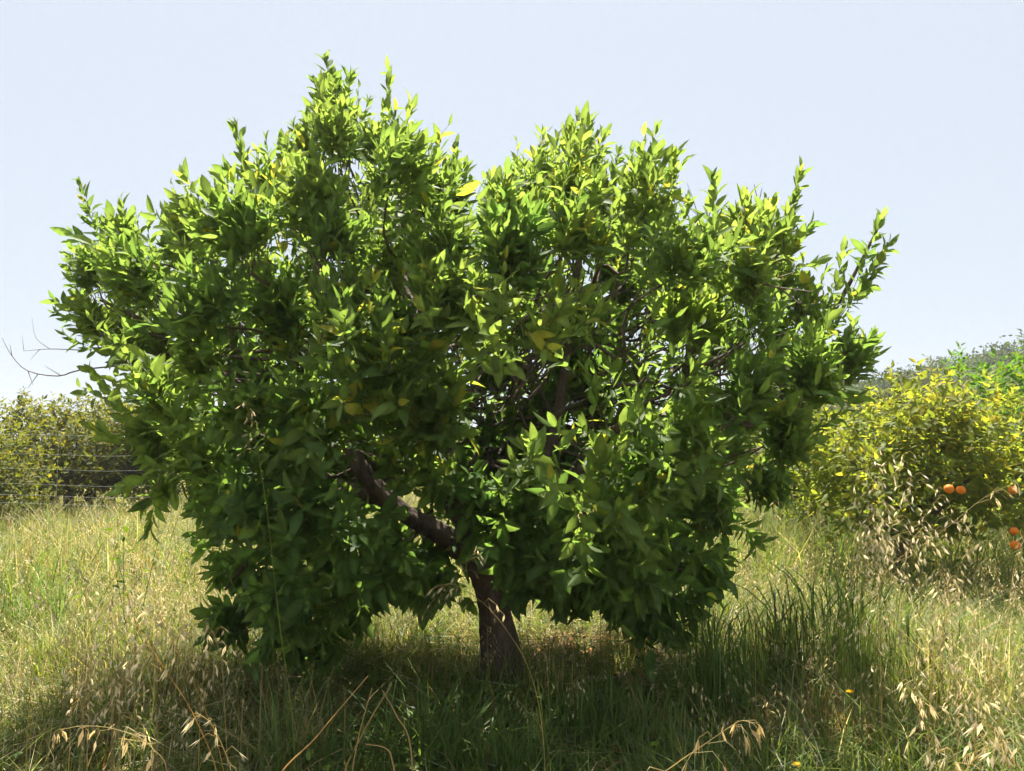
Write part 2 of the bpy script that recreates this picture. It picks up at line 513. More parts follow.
# sprigs that stick out of the outline: base pixel, tip pixel, depth offset, leaves, leaf length, youth
SPR = [(350, 165, 322, 46, 0, 26, .075, .45), (338, 118, 352, 64, -.05, 14, .07, .5), (322, 150, 303, 108, .05, 12, .07, .4), (352, 150, 372, 100, .05, 14, .07, .6),
       (392, 195, 388, 84, 0, 24, .075, .55), (398, 165, 412, 103, .03, 14, .075, .5), (398, 190, 424, 142, -.05, 12, .075, .6), (455, 222, 456, 143, 0, 24, .065, .55), (446, 214, 442, 172, .03, 12, .06, .6), (462, 214, 470, 178, -.03, 12, .06, .6),
       (545, 205, 543, 134, 0, 22, .065, .6), (540, 198, 523, 163, 0, 12, .065, .7), (550, 200, 562, 165, 0, 10, .065, .5), (590, 210, 588, 115, 0, 26, .07, .4), (586, 165, 572, 122, 0, 14, .065, .4), (594, 172, 605, 128, 0, 14, .065, .5), (578, 190, 574, 160, 0, 10, .065, .6),
       (642, 205, 658, 136, 0, 20, .07, .4), (636, 195, 632, 146, 0, 14, .065, .6), (652, 192, 664, 168, 0, 8, .07, .4), (680, 230, 690, 195, 0, 12, .065, .5), (610, 180, 622, 148, 0, 14, .065, .5),
       (716, 262, 712, 176, -.1, 13, .105, .55), (776, 280, 803, 172, 0, 30, .075, .5), (786, 250, 816, 222, 0, 10, .08, .4), (792, 270, 824, 262, 0, 9, .08, .45), (760, 262, 765, 228, 0, 12, .07, .6), (740, 255, 744, 226, 0, 12, .07, .6),
       (822, 330, 848, 245, .05, 16, .075, .45), (852, 292, 886, 216, .05, 22, .075, .4), (842, 315, 882, 258, .03, 16, .08, .4), (828, 330, 868, 290, 0, 12, .085, .35), (812, 350, 838, 322, 0, 9, .09, .25),
       (826, 412, 880, 356, -.15, 16, .085, .35), (816, 398, 862, 352, -.15, 14, .08, .35), (820, 430, 866, 392, -.2, 12, .085, .4),
       (118, 268, 75, 190, 0, 20, .075, .25), (104, 256, 64, 236, 0, 9, .085, .25), (134, 250, 118, 216, 0, 12, .07, .4), (168, 242, 164, 210, 0, 12, .065, .6), (190, 235, 190, 204, 0, 12, .065, .6), (212, 228, 222, 190, 0, 12, .065, .6),
       (112, 340, 46, 316, 0, 16, .065, .25), (92, 322, 64, 264, .05, 15, .07, .2), (108, 352, 56, 342, .05, 12, .065, .25), (96, 300, 72, 296, 0, 10, .07, .25), (84, 320, 48, 300, 0, 9, .065, .2),
       (256, 205, 233, 128, -.05, 20, .075, .5), (258, 195, 259, 148, 0, 12, .075, .6), (246, 190, 220, 168, 0, 8, .085, .4), (285, 170, 280, 136, 0, 12, .07, .5), (300, 150, 292, 122, 0, 10, .07, .5),
       (150, 448, 100, 396, -.25, 18, .095, .7), (180, 466, 116, 492, -.15, 14, .10, .45), (190, 470, 132, 520, -.1, 16, .10, .5), (160, 480, 146, 540, .1, 12, .09, .6),
       (240, 535, 186, 560, -.5, 13, .10, .15), (256, 575, 200, 606, -.5, 13, .10, .12), (296, 615, 250, 664, -.55, 15, .10, .12), (335, 605, 330, 668, -.45, 14, .10, .1), (310, 620, 292, 676, -.5, 13, .10, .1), (236, 555, 210, 590, -.45, 11, .1, .15), (270, 600, 276, 660, -.5, 12, .1, .12),
       (640, 590, 640, 655, -.35, 13, .10, .12), (690, 555, 722, 606, -.3, 13, .10, .3), (660, 600, 668, 650, -.3, 11, .1, .15), (452, 560, 458, 636, -.3, 7, .085, .1), (735, 520, 762, 548, -.1, 10, .1, .3)]
for _ in range(120):
    px, py = r_t.uniform(360, 690), r_t.uniform(480, 590)
    if abs(px - 440) < 55 and abs(py - 530) < 45 and r_t.random() < .8: continue
    b = at(px, py, TY - r_t.uniform(.35, .95))
    d = A([r_t.normal(0, .6), -.6, r_t.normal(-.1, .4)])
    Ps.append(b); Ds.append(d / np.linalg.norm(d)); Ls.append(r_t.uniform(.08, .18)); Cs.append(r_t.integers(7, 11)); Ln.append(r_t.uniform(.08, .11)); Yt.append(.1); Yl.append(.01); Dr.append(.6)
SPR += [(335, 140, 318, 75, 0, 20, .075, .5), (345, 120, 330, 68, 0, 18, .075, .45), (330, 170, 312, 110, .05, 16, .07, .5)]
SPR += [(bx + r_t.uniform(-9, 9), by + 8, tx + r_t.choice([-1, 1]) * r_t.uniform(6, 15), ty + r_t.uniform(10, 34), dy + r_t.uniform(-.06, .06), int(nl * .8), ll * .95, yo) for bx, by, tx, ty, dy, nl, ll, yo in SPR if nl >= 18]
for bx, by, tx, ty, dy, nl, ll, yo in SPR:
    a, b = at(bx, by, TY + dy * .7), at(tx, ty, TY + dy)
    L = np.linalg.norm(b - a); b = a + (b - a) * (1 - .045 / L); L = np.linalg.norm(b - a)
    Ps.append(a); Ds.append((b - a) / L); Ls.append(L); Cs.append(int(nl * 1.55)); Ln.append(ll * 1.08); Yt.append(yo); Yl.append(.03); Dr.append(.1 if b[2] > a[2] else .5)
# bright leafy clusters hanging on the front face
for px, py, dy, k, ll, yo, ye in ((505, 345, -1.28, 20, .095, .75, .06), (470, 330, -1.25, 14, .09, .7, .06), (540, 320, -1.2, 12, .08, .8, .15), (350, 372, -1.2, 14, .095, .45, .16), (420, 395, -1.2, 10, .1, .4, .1),
                                  (598, 488, -1.25, 16, .09, .5, .03), (640, 455, -1.2, 18, .085, .45, .02), (570, 500, -1.2, 10, .09, .6, .02), (690, 470, -1.1, 14, .085, .4, .02), (130, 385, -.5, 14, .085, .65, .03), (640, 400, -1.15, 12, .08, .45, .02),
                                  (275, 235, -.75, 10, .105, .8, .25), (410, 215, -.7, 7, .12, .75, .1)):
    c = at(px, py, TY); c = np.array([c[0] * .97, TY, c[2]])
    c = c + (np.array([0, 0, CAM_H]) - c) * np.array([.0, 0, 0]) + np.array([0, dy, 0])
    # keep its bearing: the face bulges towards the viewer, so the cluster sits at its own distance
    c[0] *= (TY + dy) / TY; c[2] = CAM_H + (c[2] - CAM_H) * (TY + dy) / TY
    for _ in range(k):
        q = r_t.normal(0, 1, 3)
        d = np.array([.1, -.55, .55]) + q * .35
        Ps.append(c + q * .075); Ds.append(d / np.linalg.norm(d)); Ls.append(r_t.uniform(.1, .18)); Cs.append(r_t.integers(7, 11)); Ln.append(ll * r_t.uniform(.7, 1.0)); Yt.append(yo); Yl.append(ye); Dr.append(.3)
Ps, Ds, Ls, Cs, Ln, Yt, Yl, Dr = map(A, (Ps, Ds, Ls, Cs, Ln, Yt, Yl, Dr))
path = [(376, 486), (388, 502), (402, 512), (421, 524), (440, 534), (458, 547), (474, 560), (486, 580), (494, 610), (500, 650)]
keep = np.ones(len(Ps), bool)
for px, py in path:
    q = at(px, py, TY)
    vx, vz = Ps[:, 0] * TY / Ps[:, 1], CAM_H + (Ps[:, 2] - CAM_H) * TY / Ps[:, 1]
    keep &= ~((np.hypot(vx - q[0], vz - q[2]) < .125) & (Ps[:, 1] < TY - .05))
tip = Ps + Ds * (Ls + .05)[:, None]
tx_ = 512 + 800 * tip[:, 0] / tip[:, 1]; tz_ = 455 - 800 * (tip[:, 2] - CAM_H) / tip[:, 1]   # where the shoot's end shows
keep &= ~((tx_ > 362) & (tx_ < 482) & (tz_ > 606) & (Ps[:, 1] > 2.9))
keep &= ~((tx_ > 520) & (tx_ < 612) & (tz_ > 612))
keep &= ~((tz_ > 555) & (tx_ < 360) & (r_t.random(len(Ps)) < .52))
keep &= ~((tz_ > 560) & (tx_ > 622) & (r_t.random(len(Ps)) < .3))
Ps, Ds, Ls, Cs, Ln, Yt, Yl, Dr = (v[keep] for v in (Ps, Ds, Ls, Cs, Ln, Yt, Yl, Dr))
hi_ = Ps[:, 2] + r_t.normal(0, .2, len(Ps)) > 1.12
for sel, wd_, sp_ in ((hi_, .74, (60, 14)), (~hi_, .86, (75, 26))):
    shoots(crown, Ps[sel], Ds[sel], Ls[sel], Cs[sel], Ln[sel], Yt[sel], Yl[sel], r_t, HI, Dr[sel], back=.015, wid=wd_, stem_r=.0016, spread=sp_)
# crooked twigs that carry the clumps
for c in list(rim) + list(face) + inner:
    if c[2] < 1.15 and c[1] < TY + .4: continue
    hub = np.array([C0[0] + (c[0] - C0[0]) * .45, TY + (c[1] - TY) * .3, 1.15 + (c[2] - 1.15) * .5])
    v = hub - c; L = np.linalg.norm(v)
    v = v / max(L, .01) * min(L, r_t.uniform(.3, .6))
    n1 = r_t.normal(0, .045, 3); n2 = r_t.normal(0, .05, 3)
    Q = spline([c, c + v * .35 + n1 + A([0, 0, -.03]), c + v * .7 + n2 + A([0, 0, -.05]), c + v], 8)
    tubes(crown, Q[None], np.linspace(.0035, .009, 8)[None], 2, None, 5)
crown.build("crown", [M_LEAF, M_STEM, M_BARK], tree)

# trunk and limbs
def tp(px, py, dy):
    return at(px, py, TY + dy)


g = Geo()
b0 = tree_base - np.array([0, 0, .08])
bark_tube(g, [b0, tp(502, 660, 0), tp(498, 625, .0), tp(490, 590, 0), tp(474, 560, -.03), tp(440, 534, -.12), tp(402, 512, -.22), tp(366, 476, -.3), tp(345, 440, -.3), tp(330, 390, -.2)],
          [.112, .088, .080, .072, .060, .049, .043, .037, .03, .02], 24, 3, .07, 80, .75)
g.build("trunk", M_BARK, tree)
LIMBS = [
    ([(492, 600, .01), (506, 575, .06), (530, 540, .1), (545, 470, .15), (560, 400, .2), (570, 320, .2), (585, 230, .1)], .05, .01),
    ([(492, 598, .01), (516, 568, .1), (565, 540, .22), (620, 500, .3), (670, 420, .2), (692, 350, -.35), (704, 290, -.5), (716, 232, -.45)], .042, .011),
    ([(620, 500, .3), (700, 450, .4), (770, 410, .3), (800, 360, .15), (840, 300, .08), (878, 228, .05)], .036, .005),
    ([(492, 605, 0), (470, 540, .3), (430, 470, .6), (390, 380, .6), (360, 290, .4), (340, 180, .1)], .055, .009),
    ([(405, 514, -.2), (330, 480, -.2), (260, 430, -.1), (200, 370, 0), (140, 320, 0), (100, 300, 0)], .038, .006),
    ([(480, 568, 0), (455, 500, -.5), (430, 430, -.8), (420, 340, -.9), (400, 260, -.6)], .045, .008),
    ([(520, 570, .07), (560, 500, -.4), (600, 450, -.8), (640, 400, -.9)], .042, .008),
    ([(495, 612, .02), (510, 545, .6), (500, 470, 1.0), (480, 380, 1.0)], .045, .01),
    ([(345, 490, -.25), (290, 520, -.3), (250, 560, -.35), (225, 590, -.4)], .022, .005),
    ([(600, 530, .28), (650, 560, .1), (690, 575, -.1), (715, 600, -.2)], .02, .004),
]
r_l = np.random.default_rng(8)
for i, (pts, r0, r1) in enumerate(LIMBS):
    g = Geo()
    P = bark_tube(g, [tp(*q) for q in pts], [r0, r0 * .7 + r1 * .3, r0 * .4 + r1 * .6, r1], 10, 30 + i, .05, 34)
    for j in range(7 if r0 > .03 else 2):   # side branches growing out of the limb
        k = int(r_l.integers(8, 25))
        a = P[k]; d = norm(P[min(k + 1, 33)] - P[k - 1]) + r_l.normal(0, .55, 3) + np.array([0, 0, .35]); d = norm(d)
        L = r_l.uniform(.2, .45)
        bark_tube(g, [a, a + d * L * .5 + r_l.normal(0, .03, 3), a + d * L + np.array([0, 0, .08])], [max(.006, r0 * .22), .003], 5, 100 + j, .03, 9)
    g.build("limb", M_BARK, tree)


def twig(pts, subs, r=.0045):
    g = Geo()
    P = bark_tube(g, [tp(*q) for q in pts], [r, r * .6, r * .25], 5, 1, .03, 16)
    for s in subs:
        bark_tube(g, [tp(*q) for q in s], [r * .55, r * .2], 4, 2, .03, 7)
    return tag(g.build("bare_twig", M_TWIG, tree), "bare dead twig without leaves")


twig([(125, 365, 0), (80, 370, 0), (58, 376, 0), (28, 371, 0), (12, 356, 0), (2, 338, 0)], [[(28, 371, 0), (33, 385, 0)], [(38, 374, 0), (28, 388, 0)], [(12, 356, 0), (10, 345, 0)], [(60, 375, 0), (45, 366, 0)]])
twig([(80, 350, 0), (50, 349, 0), (24, 351, 0)], [[(40, 349, 0), (30, 360, 0)], [(24, 351, 0), (22, 336, 0)], [(50, 349, 0), (36, 338, 0), (32, 318, 0)]], .003)
twig([(735, 260, 0), (745, 215, 0), (758, 202, 0), (762, 188, 0)], [[(745, 215, 0), (768, 206, 0)], [(750, 209, 0), (752, 192, 0)], [(741, 228, 0), (742, 205, 0)], [(758, 202, 0), (754, 184, 0)]], .0055)
twig([(702, 230, 0), (694, 202, 0), (687, 183, 0)], [[(698, 215, 0), (676, 198, 0)]], .003)
twig([(690, 300, -.8), (722, 268, -.95), (760, 284, -1.05), (812, 292, -1.1)], [[(740, 277, -1.0), (768, 296, -1.1)], [(760, 284, -1.05), (795, 272, -1.1)], [(722, 268, -.95), (742, 250, -1.1)], [(780, 288, -1.07), (800, 304, -1.1)]], .009)
twig([(420, 300, -1.25), (480, 296, -1.3), (540, 298, -1.3), (600, 286, -1.3)], [[(480, 296, -1.3), (510, 304, -1.35)], [(540, 298, -1.3), (570, 288, -1.35)]], .004)

# ------------------------------------------------------------------ other citrus trees of the grove
def citrus(base, height, width, seed, youth, yellow, label, leaves, leaflen, tmpl, trunk_h=.45, palette=(MATURE, YOUNG, YELLOW), lean=0., skirt=.3, mat=None, tops=6, trunk_r=.06, fruit=()):
    r = np.random.default_rng(seed)
    bx, by = base
    bz = float(ground_z(bx, by))
    root = empty("orange_tree", (bx, by, bz))
    tag(root, label, "tree", "citrus trees of the grove")
    c = np.array([bx + lean, by, bz + skirt + (height - skirt) * .5])
    rad = np.array([width / 2, width / 2 * .9, (height - skirt) / 2])
    cl = []
    while len(cl) < 70:
        q = r.normal(0, 1, 3); q /= np.linalg.norm(q)
        cl.append(c + q * rad * r.uniform(.6, .95) * np.array([1, 1, 1]))
    for k in range(tops):
        a = r.uniform(0, 6.28); s = r.uniform(.1, .8)
        cl.append(c + np.array([math.cos(a) * s * rad[0], math.sin(a) * s * rad[1], rad[2] * r.uniform(.95, 1.12)]))
    P, D, L, C, Y, Z = [], [], [], [], [], []
    per = leaves // 10
    cr = width * .16
    for i in range(per):
        cc = cl[r.integers(len(cl))]
        q = r.normal(0, 1, 3)
        p = cc + q * cr * np.array([.5, .5, .42])
        d = norm((p - c) / rad * .6 + np.array([0, 0, .8]) + r.normal(0, .35, 3))
        if any(p[1] < y_ + .15 and math.hypot(p[0] * y_ / p[1] - at(a_, b_, y_)[0], CAM_H + (p[2] + .05 - CAM_H) * y_ / p[1] - at(a_, b_, y_)[2]) < .105 for a_, b_, y_, _d in fruit):
            continue
        P.append(p); D.append(d); L.append(r.uniform(.1, .24)); C.append(10)
        h = np.clip((p[2] - bz) / height, 0, 1)
        Y.append(np.clip(youth * (.45 + .75 * h) + r.normal(0, .1), 0, 1)); Z.append(yellow * (.4 + 1.1 * h))
    per = len(P)
    g = Geo()
    shoots(g, A(P), A(D), A(L), A(C), np.full(per, leaflen), A(Y), A(Z), r, tmpl, .25, stem=False, palette=palette)
    g.build("crown", [mat or M_FARLEAF], root)
    g = Geo()
    P0 = [np.array([bx, by, bz - .05]), np.array([bx + .03, by, bz + trunk_h * .5]), np.array([bx + lean * .3, by, bz + trunk_h]), np.array([bx + lean * .6 + .05, by + .05, bz + height * .6])]
    bark_tube(g, P0, [trunk_r * 1.2, trunk_r, trunk_r * .8, .02], 12, seed, .06, 26, .4)
    g.build("trunk", M_BARK, root)
    for k in range(5):
        a = k * 1.257 + r.uniform(0, .6)
        g = Geo()
        s = P0[2] + np.array([0, 0, -.06 + .04 * k])
        e = c + np.array([math.cos(a) * rad[0] * .7, math.sin(a) * rad[1] * .7, r.uniform(-.1, .5) * rad[2]])
        bark_tube(g, [s, s * .55 + e * .45 + np.array([0, 0, .05]), e], [trunk_r * .55, trunk_r * .3, .008], 8, k, .05, 14)
        g.build("limb", M_BARK, root)
    return root, c, rad


YG = (A([.05, .095, .02]), A([.175, .2, .03]), A([.38, .29, .035]))
FRUIT = [(949, 489, 5.42, .064), (961, 490, 5.5, .06), (1013, 490, 5.35, .058), (1014, 531, 5.48, .056), (1015, 545, 5.36, .064)]
r1, r1c, r1r = citrus((at(893, 590, 6.6)[0] + .05, 6.6), 1.47, 2.1, 41, .75, .10, "small yellow-green orange tree with ripe fruit and a dark bare trunk among tall oats", 14000, .072, HI, .7, YG, .36, .68, M_LEAF, 14, .05, FRUIT)
citrus((5.75, 8.6), 2.0, 2.3, 42, .62, .02, "bright green citrus tree rising behind the yellow-green orange tree", 6500, .09, LO, .5, (A([.05, .11, .018]), A([.10, .2, .03]), A([.3, .3, .03])), 0, .4, None, 10)
citrus((at(806, 540, 9.5)[0], 9.5), 1.75, 2.3, 43, .5, .10, "low orange tree whose thin trunk shows between the big crown and the oats", 6000, .085, LO, .55, YG, -.25, .5, None, 6, .05)
OLIVEY = (A([.07, .09, .018]), A([.14, .15, .026]), A([.28, .2, .03]))
citrus((-7.6, 10.6), 1.35, 2.7, 44, .55, .12, "leafy orange tree cut by the photo edge, behind the wire fence", 13000, .085, LO, .5, OLIVEY, 0, .15, None, 8)
citrus((at(66, 520, 13.0)[0], 13.0), 1.68, 2.5, 45, .55, .1, "yellowish orange tree with forked dark trunk behind the wire fence", 17000, .09, LO, .7, OLIVEY, .1, .6, None, 12, .08)
citrus((at(160, 520, 14.0)[0], 14.0), 1.7, 2.5, 46, .45, .12, "orange tree half hidden behind the big crown, past the wire fence", 15000, .09, LO, .6, OLIVEY, 0, .35, None, 10)
citrus((-2.9, 17.0), 2.1, 3.6, 47, .5, .1, "farther orange tree glimpsed under the big crown", 6000, .1, LO, .6, OLIVEY, 0, .3, None, 8)
citrus((5.0, 16.5), 2.1, 3.6, 48, .5, .1, "farther orange tree behind the low one on the right", 6000, .1, LO, .6, YG, 0, .3, None, 8)
citrus((8.6, 13.0), 2.2, 3.4, 49, .5, .05, "dull green citrus tree in the back row below the hill", 7000, .1, LO, .6, OLIVEY, 0, .3, None, 8)

# ------------------------------------------------------------------ ripe fruit
def orange(px, py, Y, dia, label):
    p = at(px, py, Y)
    root = empty("orange", p)
    tag(root, label, "orange", "ripe oranges on the small tree")
    g = Geo()
    nu, nv = 20, 12
    V = []
    for j in range(nv + 1):
        th = math.pi * j / nv
        for i in range(nu):
            ph = 2 * math.pi * i / nu
            rr = dia / 2 * (1 + .012 * math.sin(3 * ph + px))
            V.append([rr * math.sin(th) * math.cos(ph), rr * math.sin(th) * math.sin(ph), rr * .96 * math.cos(th) * (1 - .05 * math.exp(-th * th * 12))])
    q = [[j * nu + i, (j + 1) * nu + i, (j + 1) * nu + (i + 1) % nu, j * nu + (i + 1) % nu] for j in range(nv) for i in range(nu)]
    g.add(A(V) + p, A(q), np.full(len(q), 4))
    g.build("peel", M_ORANGE, root)
    g = Geo()
    tubes(g, (p + A([[0, 0, dia * .45], [.004, 0, dia * .7], [.012, .02, dia * 1.3]]))[None], A([[.0035, .0025, .002]]), 0, A([[.06, .075, .03]]), 5)
    g.build("stalk", M_STEM, root)


orange(*FRUIT[0], "ripe orange showing in full beside a half-hidden one")
orange(*FRUIT[1], "shaded orange half hidden behind its neighbour")
orange(*FRUIT[2], "highest orange, alone at the right edge of the small tree")
orange(*FRUIT[3], "dim shaded orange just above the lowest one")
orange(*FRUIT[4], "lowest hanging orange, bright in the sun")

# ------------------------------------------------------------------ ground, hill, far woods
xs = np.sinh(np.linspace(-4.95, 4.95, 221)) * 4.4
ys = np.r_[np.sinh(np.linspace(-4.6, 0, 50))[:-1] * 4.4, np.sinh(np.linspace(0, 4.95, 150)) * 4.4]
X, Y = np.meshgrid(xs, ys)
V = np.stack([X, Y, ground_z(X, Y)], -1).reshape(-1, 3)
w, h = len(xs), len(ys)
ii, jj = np.meshgrid(np.arange(w - 1), np.arange(h - 1))
q = np.stack([jj * w + ii, jj * w + ii + 1, (jj + 1) * w + ii + 1, (jj + 1) * w + ii], -1).reshape(-1, 4)
g = Geo(); g.add(V, q, np.full(len(q), 4))
tag(g.build("ground", ground_mat()), kind="structure")


def hill_z(x, y):
    x, y = np.asarray(x, float) / .6, np.asarray(y, float) / .6
    """a wooded ridge: low on the left, climbing to the right"""
    d = np.clip((y - 70) / 50.0, 0, 1); prof = d * d * (3 - 2 * d) * np.clip((300 - y) / 160.0, 0, 1)
    top = 11.3 + 4.5 / (1 + np.exp(-(x - 66) / 3.0)) + 3.0 * np.clip((x - 70) / 40, 0, 1.5) - 9 * np.clip((42 - x) / 60.0, 0, 1) + .5 * np.sin(x * .35) + .35 * np.sin(x * .9 + 1)
    return .6 * (prof * top) - .2


hx = np.linspace(-132, 156, 140); hy = np.linspace(40, 180, 60)
X, Y = np.meshgrid(hx, hy)
V = np.stack([X, Y, hill_z(X, Y)], -1).reshape(-1, 3)
w, h = len(hx), len(hy)
ii, jj = np.meshgrid(np.arange(w - 1), np.arange(h - 1))
q = np.stack([jj * w + ii, jj * w + ii + 1, (jj + 1) * w + ii + 1, (jj + 1) * w + ii], -1).reshape(-1, 4)
g = Geo(); g.add(V, q, np.full(len(q), 4))
tag(g.build("hill", hill_mat()), kind="structure")

r_w = np.random.default_rng(77)
g = Geo()
nT = 1500
tx = r_w.uniform(18, 78, nT); ty = r_w.uniform(47, 99, nT)
tz = hill_z(tx, ty); tr = r_w.uniform(.55, 1.7, nT)
tcol = A([.034, .058, .017])[None] * r_w.uniform(.6, 1.5, (nT, 1)) + (r_w.random((nT, 1)) < .3) * A([.035, .025, .01])
m = 46
idx = np.repeat(np.arange(nT), m)
q = norm(r_w.normal(0, 1, (nT * m, 3))); rr = r_w.uniform(.3, .9, nT * m)
pos = np.stack([tx, ty, tz + tr * .75], -1)[idx] + q * (tr[idx] * rr)[:, None] * A([1, 1, .9])
e = norm(r_w.normal(0, 1, q.shape)); nn = norm(np.cross(e, q) + r_w.normal(0, .2, q.shape)); nn = norm(nn - (nn * e).sum(1, keepdims=True) * e)
inst(g, LO[0], LO[1], pos, np.cross(e, nn), e, nn, r_w.uniform(.2, .45, len(idx)), None, 0, tcol[idx] * r_w.uniform(.7, 1.3, (len(idx), 1)))
tag(g.build("far_woods", M_FARLEAF), "hazy olive-brown woods covering the hill at the right", "woods", kind="stuff")


def ridge_tree(px, py, Y, hgt, wid, seed, label):
    wid *= .6
    r = np.random.default_rng(seed)
    top = at(px, py, Y)
    base = A([top[0], Y, float(hill_z(top[0], Y)) if Y > 43 else 0.])
    hgt = top[2] - base[2]
    root = tag(empty("scrub_tree", base), label, "tree", "scrubby trees at the foot of the hill")
    g = Geo()
    n = 900
    q = norm(r.normal(0, 1, (n, 3))) * (r.uniform(.2, 1, (n, 1)) ** .5)
    lob = r.normal(0, .42, (7, 3))
    pos = base + A([0, 0, hgt * .62]) + (q * .55 + lob[r.integers(7, size=n)]) * A([wid / 2, wid / 2, hgt * .38])
    pos[:, 2] = np.minimum(pos[:, 2], top[2] + r.uniform(-.3, .05, n))
    e = norm(r.normal(0, 1, (n, 3))); nn = norm(np.cross(e, r.normal(0, 1, (n, 3))))
    inst(g, LO[0], LO[1], pos, np.cross(e, nn), e, nn, r.uniform(.15, .3, n), None, 0, A([.05, .055, .024])[None] * r.uniform(.6, 1.5, (n, 1)))
    g.build("crown", M_FARLEAF, root)
    g = Geo(); bark_tube(g, [base - A([0, 0, .2]), base + A([.1, 0, hgt * .3]), base + A([0, 0, hgt * .7])], [.16, .12, .04], 7, seed, .05, 9)
    g.build("trunk", M_BARK, root)


ridge_tree(893, 364, 37, 7, 4.2, 1, "thin-topped scrub tree on the skyline just right of the big crown")
ridge_tree(921, 365, 38.5, 7, 4.0, 2, "rounded scrub tree on the skyline above the yellow-green orange tree")
ridge_tree(908, 374, 36, 6, 4.2, 3, "lower scrub tree between the two skyline scrub trees")
ridge_tree(940, 380, 39.5, 6, 4.6, 4, "scrub tree in the dip where the hill begins to climb")

# ------------------------------------------------------------------ wire fence at the left
fence = tag(empty("wire_fence", (-6.4, 9.2, 0)), "thin wire fence in front of the orange trees at the left", "fence")
xa, xb = -9.6, -2.6
ya, yb = 9.6, 8.7
for zz in (1.44, 1.22, 1.055, .885, .76, .67, .5, .3):
    g = Geo()
    s = np.linspace(0, 1, 12)
    P = np.stack([xa + (xb - xa) * s, ya + (yb - ya) * s, zz - .03 * np.sin(s * math.pi * 2) ** 2 + .006 * np.sin(s * 40)], -1)
    tubes(g, P[None], np.full((1, 12), .0009), 0, None, 5)
    g.build("wire", M_WIRE, fence)
for xx in (-8.2, -5.95, -5.1, -3.8):
    s = (xx - xa) / (xb - xa); yy = ya + (yb - ya) * s
    g = Geo(); tubes(g, A([[xx, yy, .1], [xx + .004, yy, .8], [xx, yy, 1.44]])[None], np.full((1, 3), .0016), 0, None, 4)
    g.build("stay_wire", M_WIRE, fence)
for xx, yy in ((xa, ya), (xb, yb)):
    g = Geo(); bark_tube(g, [(xx, yy, -.2), (xx + .01, yy, .7), (xx, yy, 1.55)], [.05, .048, .045], 12, 5, .02, 12)
    g.build("post", M_POST, fence)

# ------------------------------------------------------------------ irrigation hose lying behind the trunk
hp = [(-1.7, 5.7), (-1.1, 5.55), (-.5, 5.35), (.05, 5.2), (.45, 5.1), (.9, 5.2), (1.3, 5.4)]
hp = spline(A([[x, y, 0] for x, y in hp]), 40); hp[:, 2] = ground_z(hp[:, 0], hp[:, 1]) + .012 + .02 * np.abs(np.sin(hp[:, 0] * 6))
g = Geo(); tubes(g, hp[None], np.full((1, 40), .009), 0, None, 8)
tag(g.build("irrigation_hose", M_HOSE), "black irrigation hose lying on the ground behind the big trunk", "hose")

# ------------------------------------------------------------------ grass
STRAW = A([.46, .38, .17]); PALE = A([.60, .53, .34]); GREEN = A([.12, .19, .042]); LIME = A([.19, .245, .045]); DEEP = A([.085, .15, .038]); RUST = A([.26, .14, .06])


def scatter(n, y0, y1, r, margin=1.0):
    """points on the ground inside what the view could show, with room at the sides; even per area"""
    y = np.sqrt(r.uniform(0, 1, n) * (y1 ** 2 - y0 ** 2) + y0 ** 2)
    x = r.uniform(-1, 1, n) * (.70 * y + margin)
    return x, y


def patch(x, y, s, ph):
    return .5 + .25 * np.sin(x * s + ph) * np.cos(y * s * 1.3 + ph * 2) + .25 * np.sin(x * s * 2.3 - y * s * 1.7 + ph * 3)


def shade_zone(x, y):
    """under and before the big crown, where the ground cover is sparser and greener"""
    return np.exp(-(((x - .05) / 1.15) ** 4 + ((y - 3.2) / 1.05) ** 4))


def bare_zone(x, y):
    return np.exp(-(((x - .5) / .55) ** 2 + ((y - 4.6) / .55) ** 2)) + .7 * np.exp(-(((x - 1.0) / .35) ** 2 + ((y - 3.35) / .3) ** 2))


def blades(geo, x, y, hgt, wid, col, r, lean=.35, m=4, flop=.3):
    n = len(x)
    z = ground_z(x, y) - .01
    a = r.uniform(0, 6.28, n)
    ln = np.abs(r.normal(0, lean, n)) * hgt
    fl = np.abs(r.normal(0, flop, n))
    t = np.linspace(0, 1, m)[None]
    off = ln[:, None] * t ** 1.7
    P = np.stack([x[:, None] + np.cos(a)[:, None] * off, y[:, None] + np.sin(a)[:, None] * off, z[:, None] + hgt[:, None] * (t - fl[:, None] * t ** 3 * .6)], -1)
    sa = a + math.pi / 2 + r.normal(0, .6, n)
    side = np.stack([np.cos(sa), np.sin(sa), np.zeros(n)], -1)
    W = wid[:, None] * np.array([.8, 1, .75, .06] if m == 4 else [.9, .8, .06])[None]
    ribbons(geo, P, W, side, 0, col)


def mixcol(r, n, w):
    """w: (n,6) weights over straw, pale, green, lime, deep, rust"""
    w = w / w.sum(1, keepdims=True)
    k = (r.random((n, 1)) > np.cumsum(w, 1)).sum(1).clip(0, 5)
    return A([STRAW, PALE, GREEN, LIME, DEEP, RUST])[k] * r.uniform(.7, 1.25, (n, 1)), k


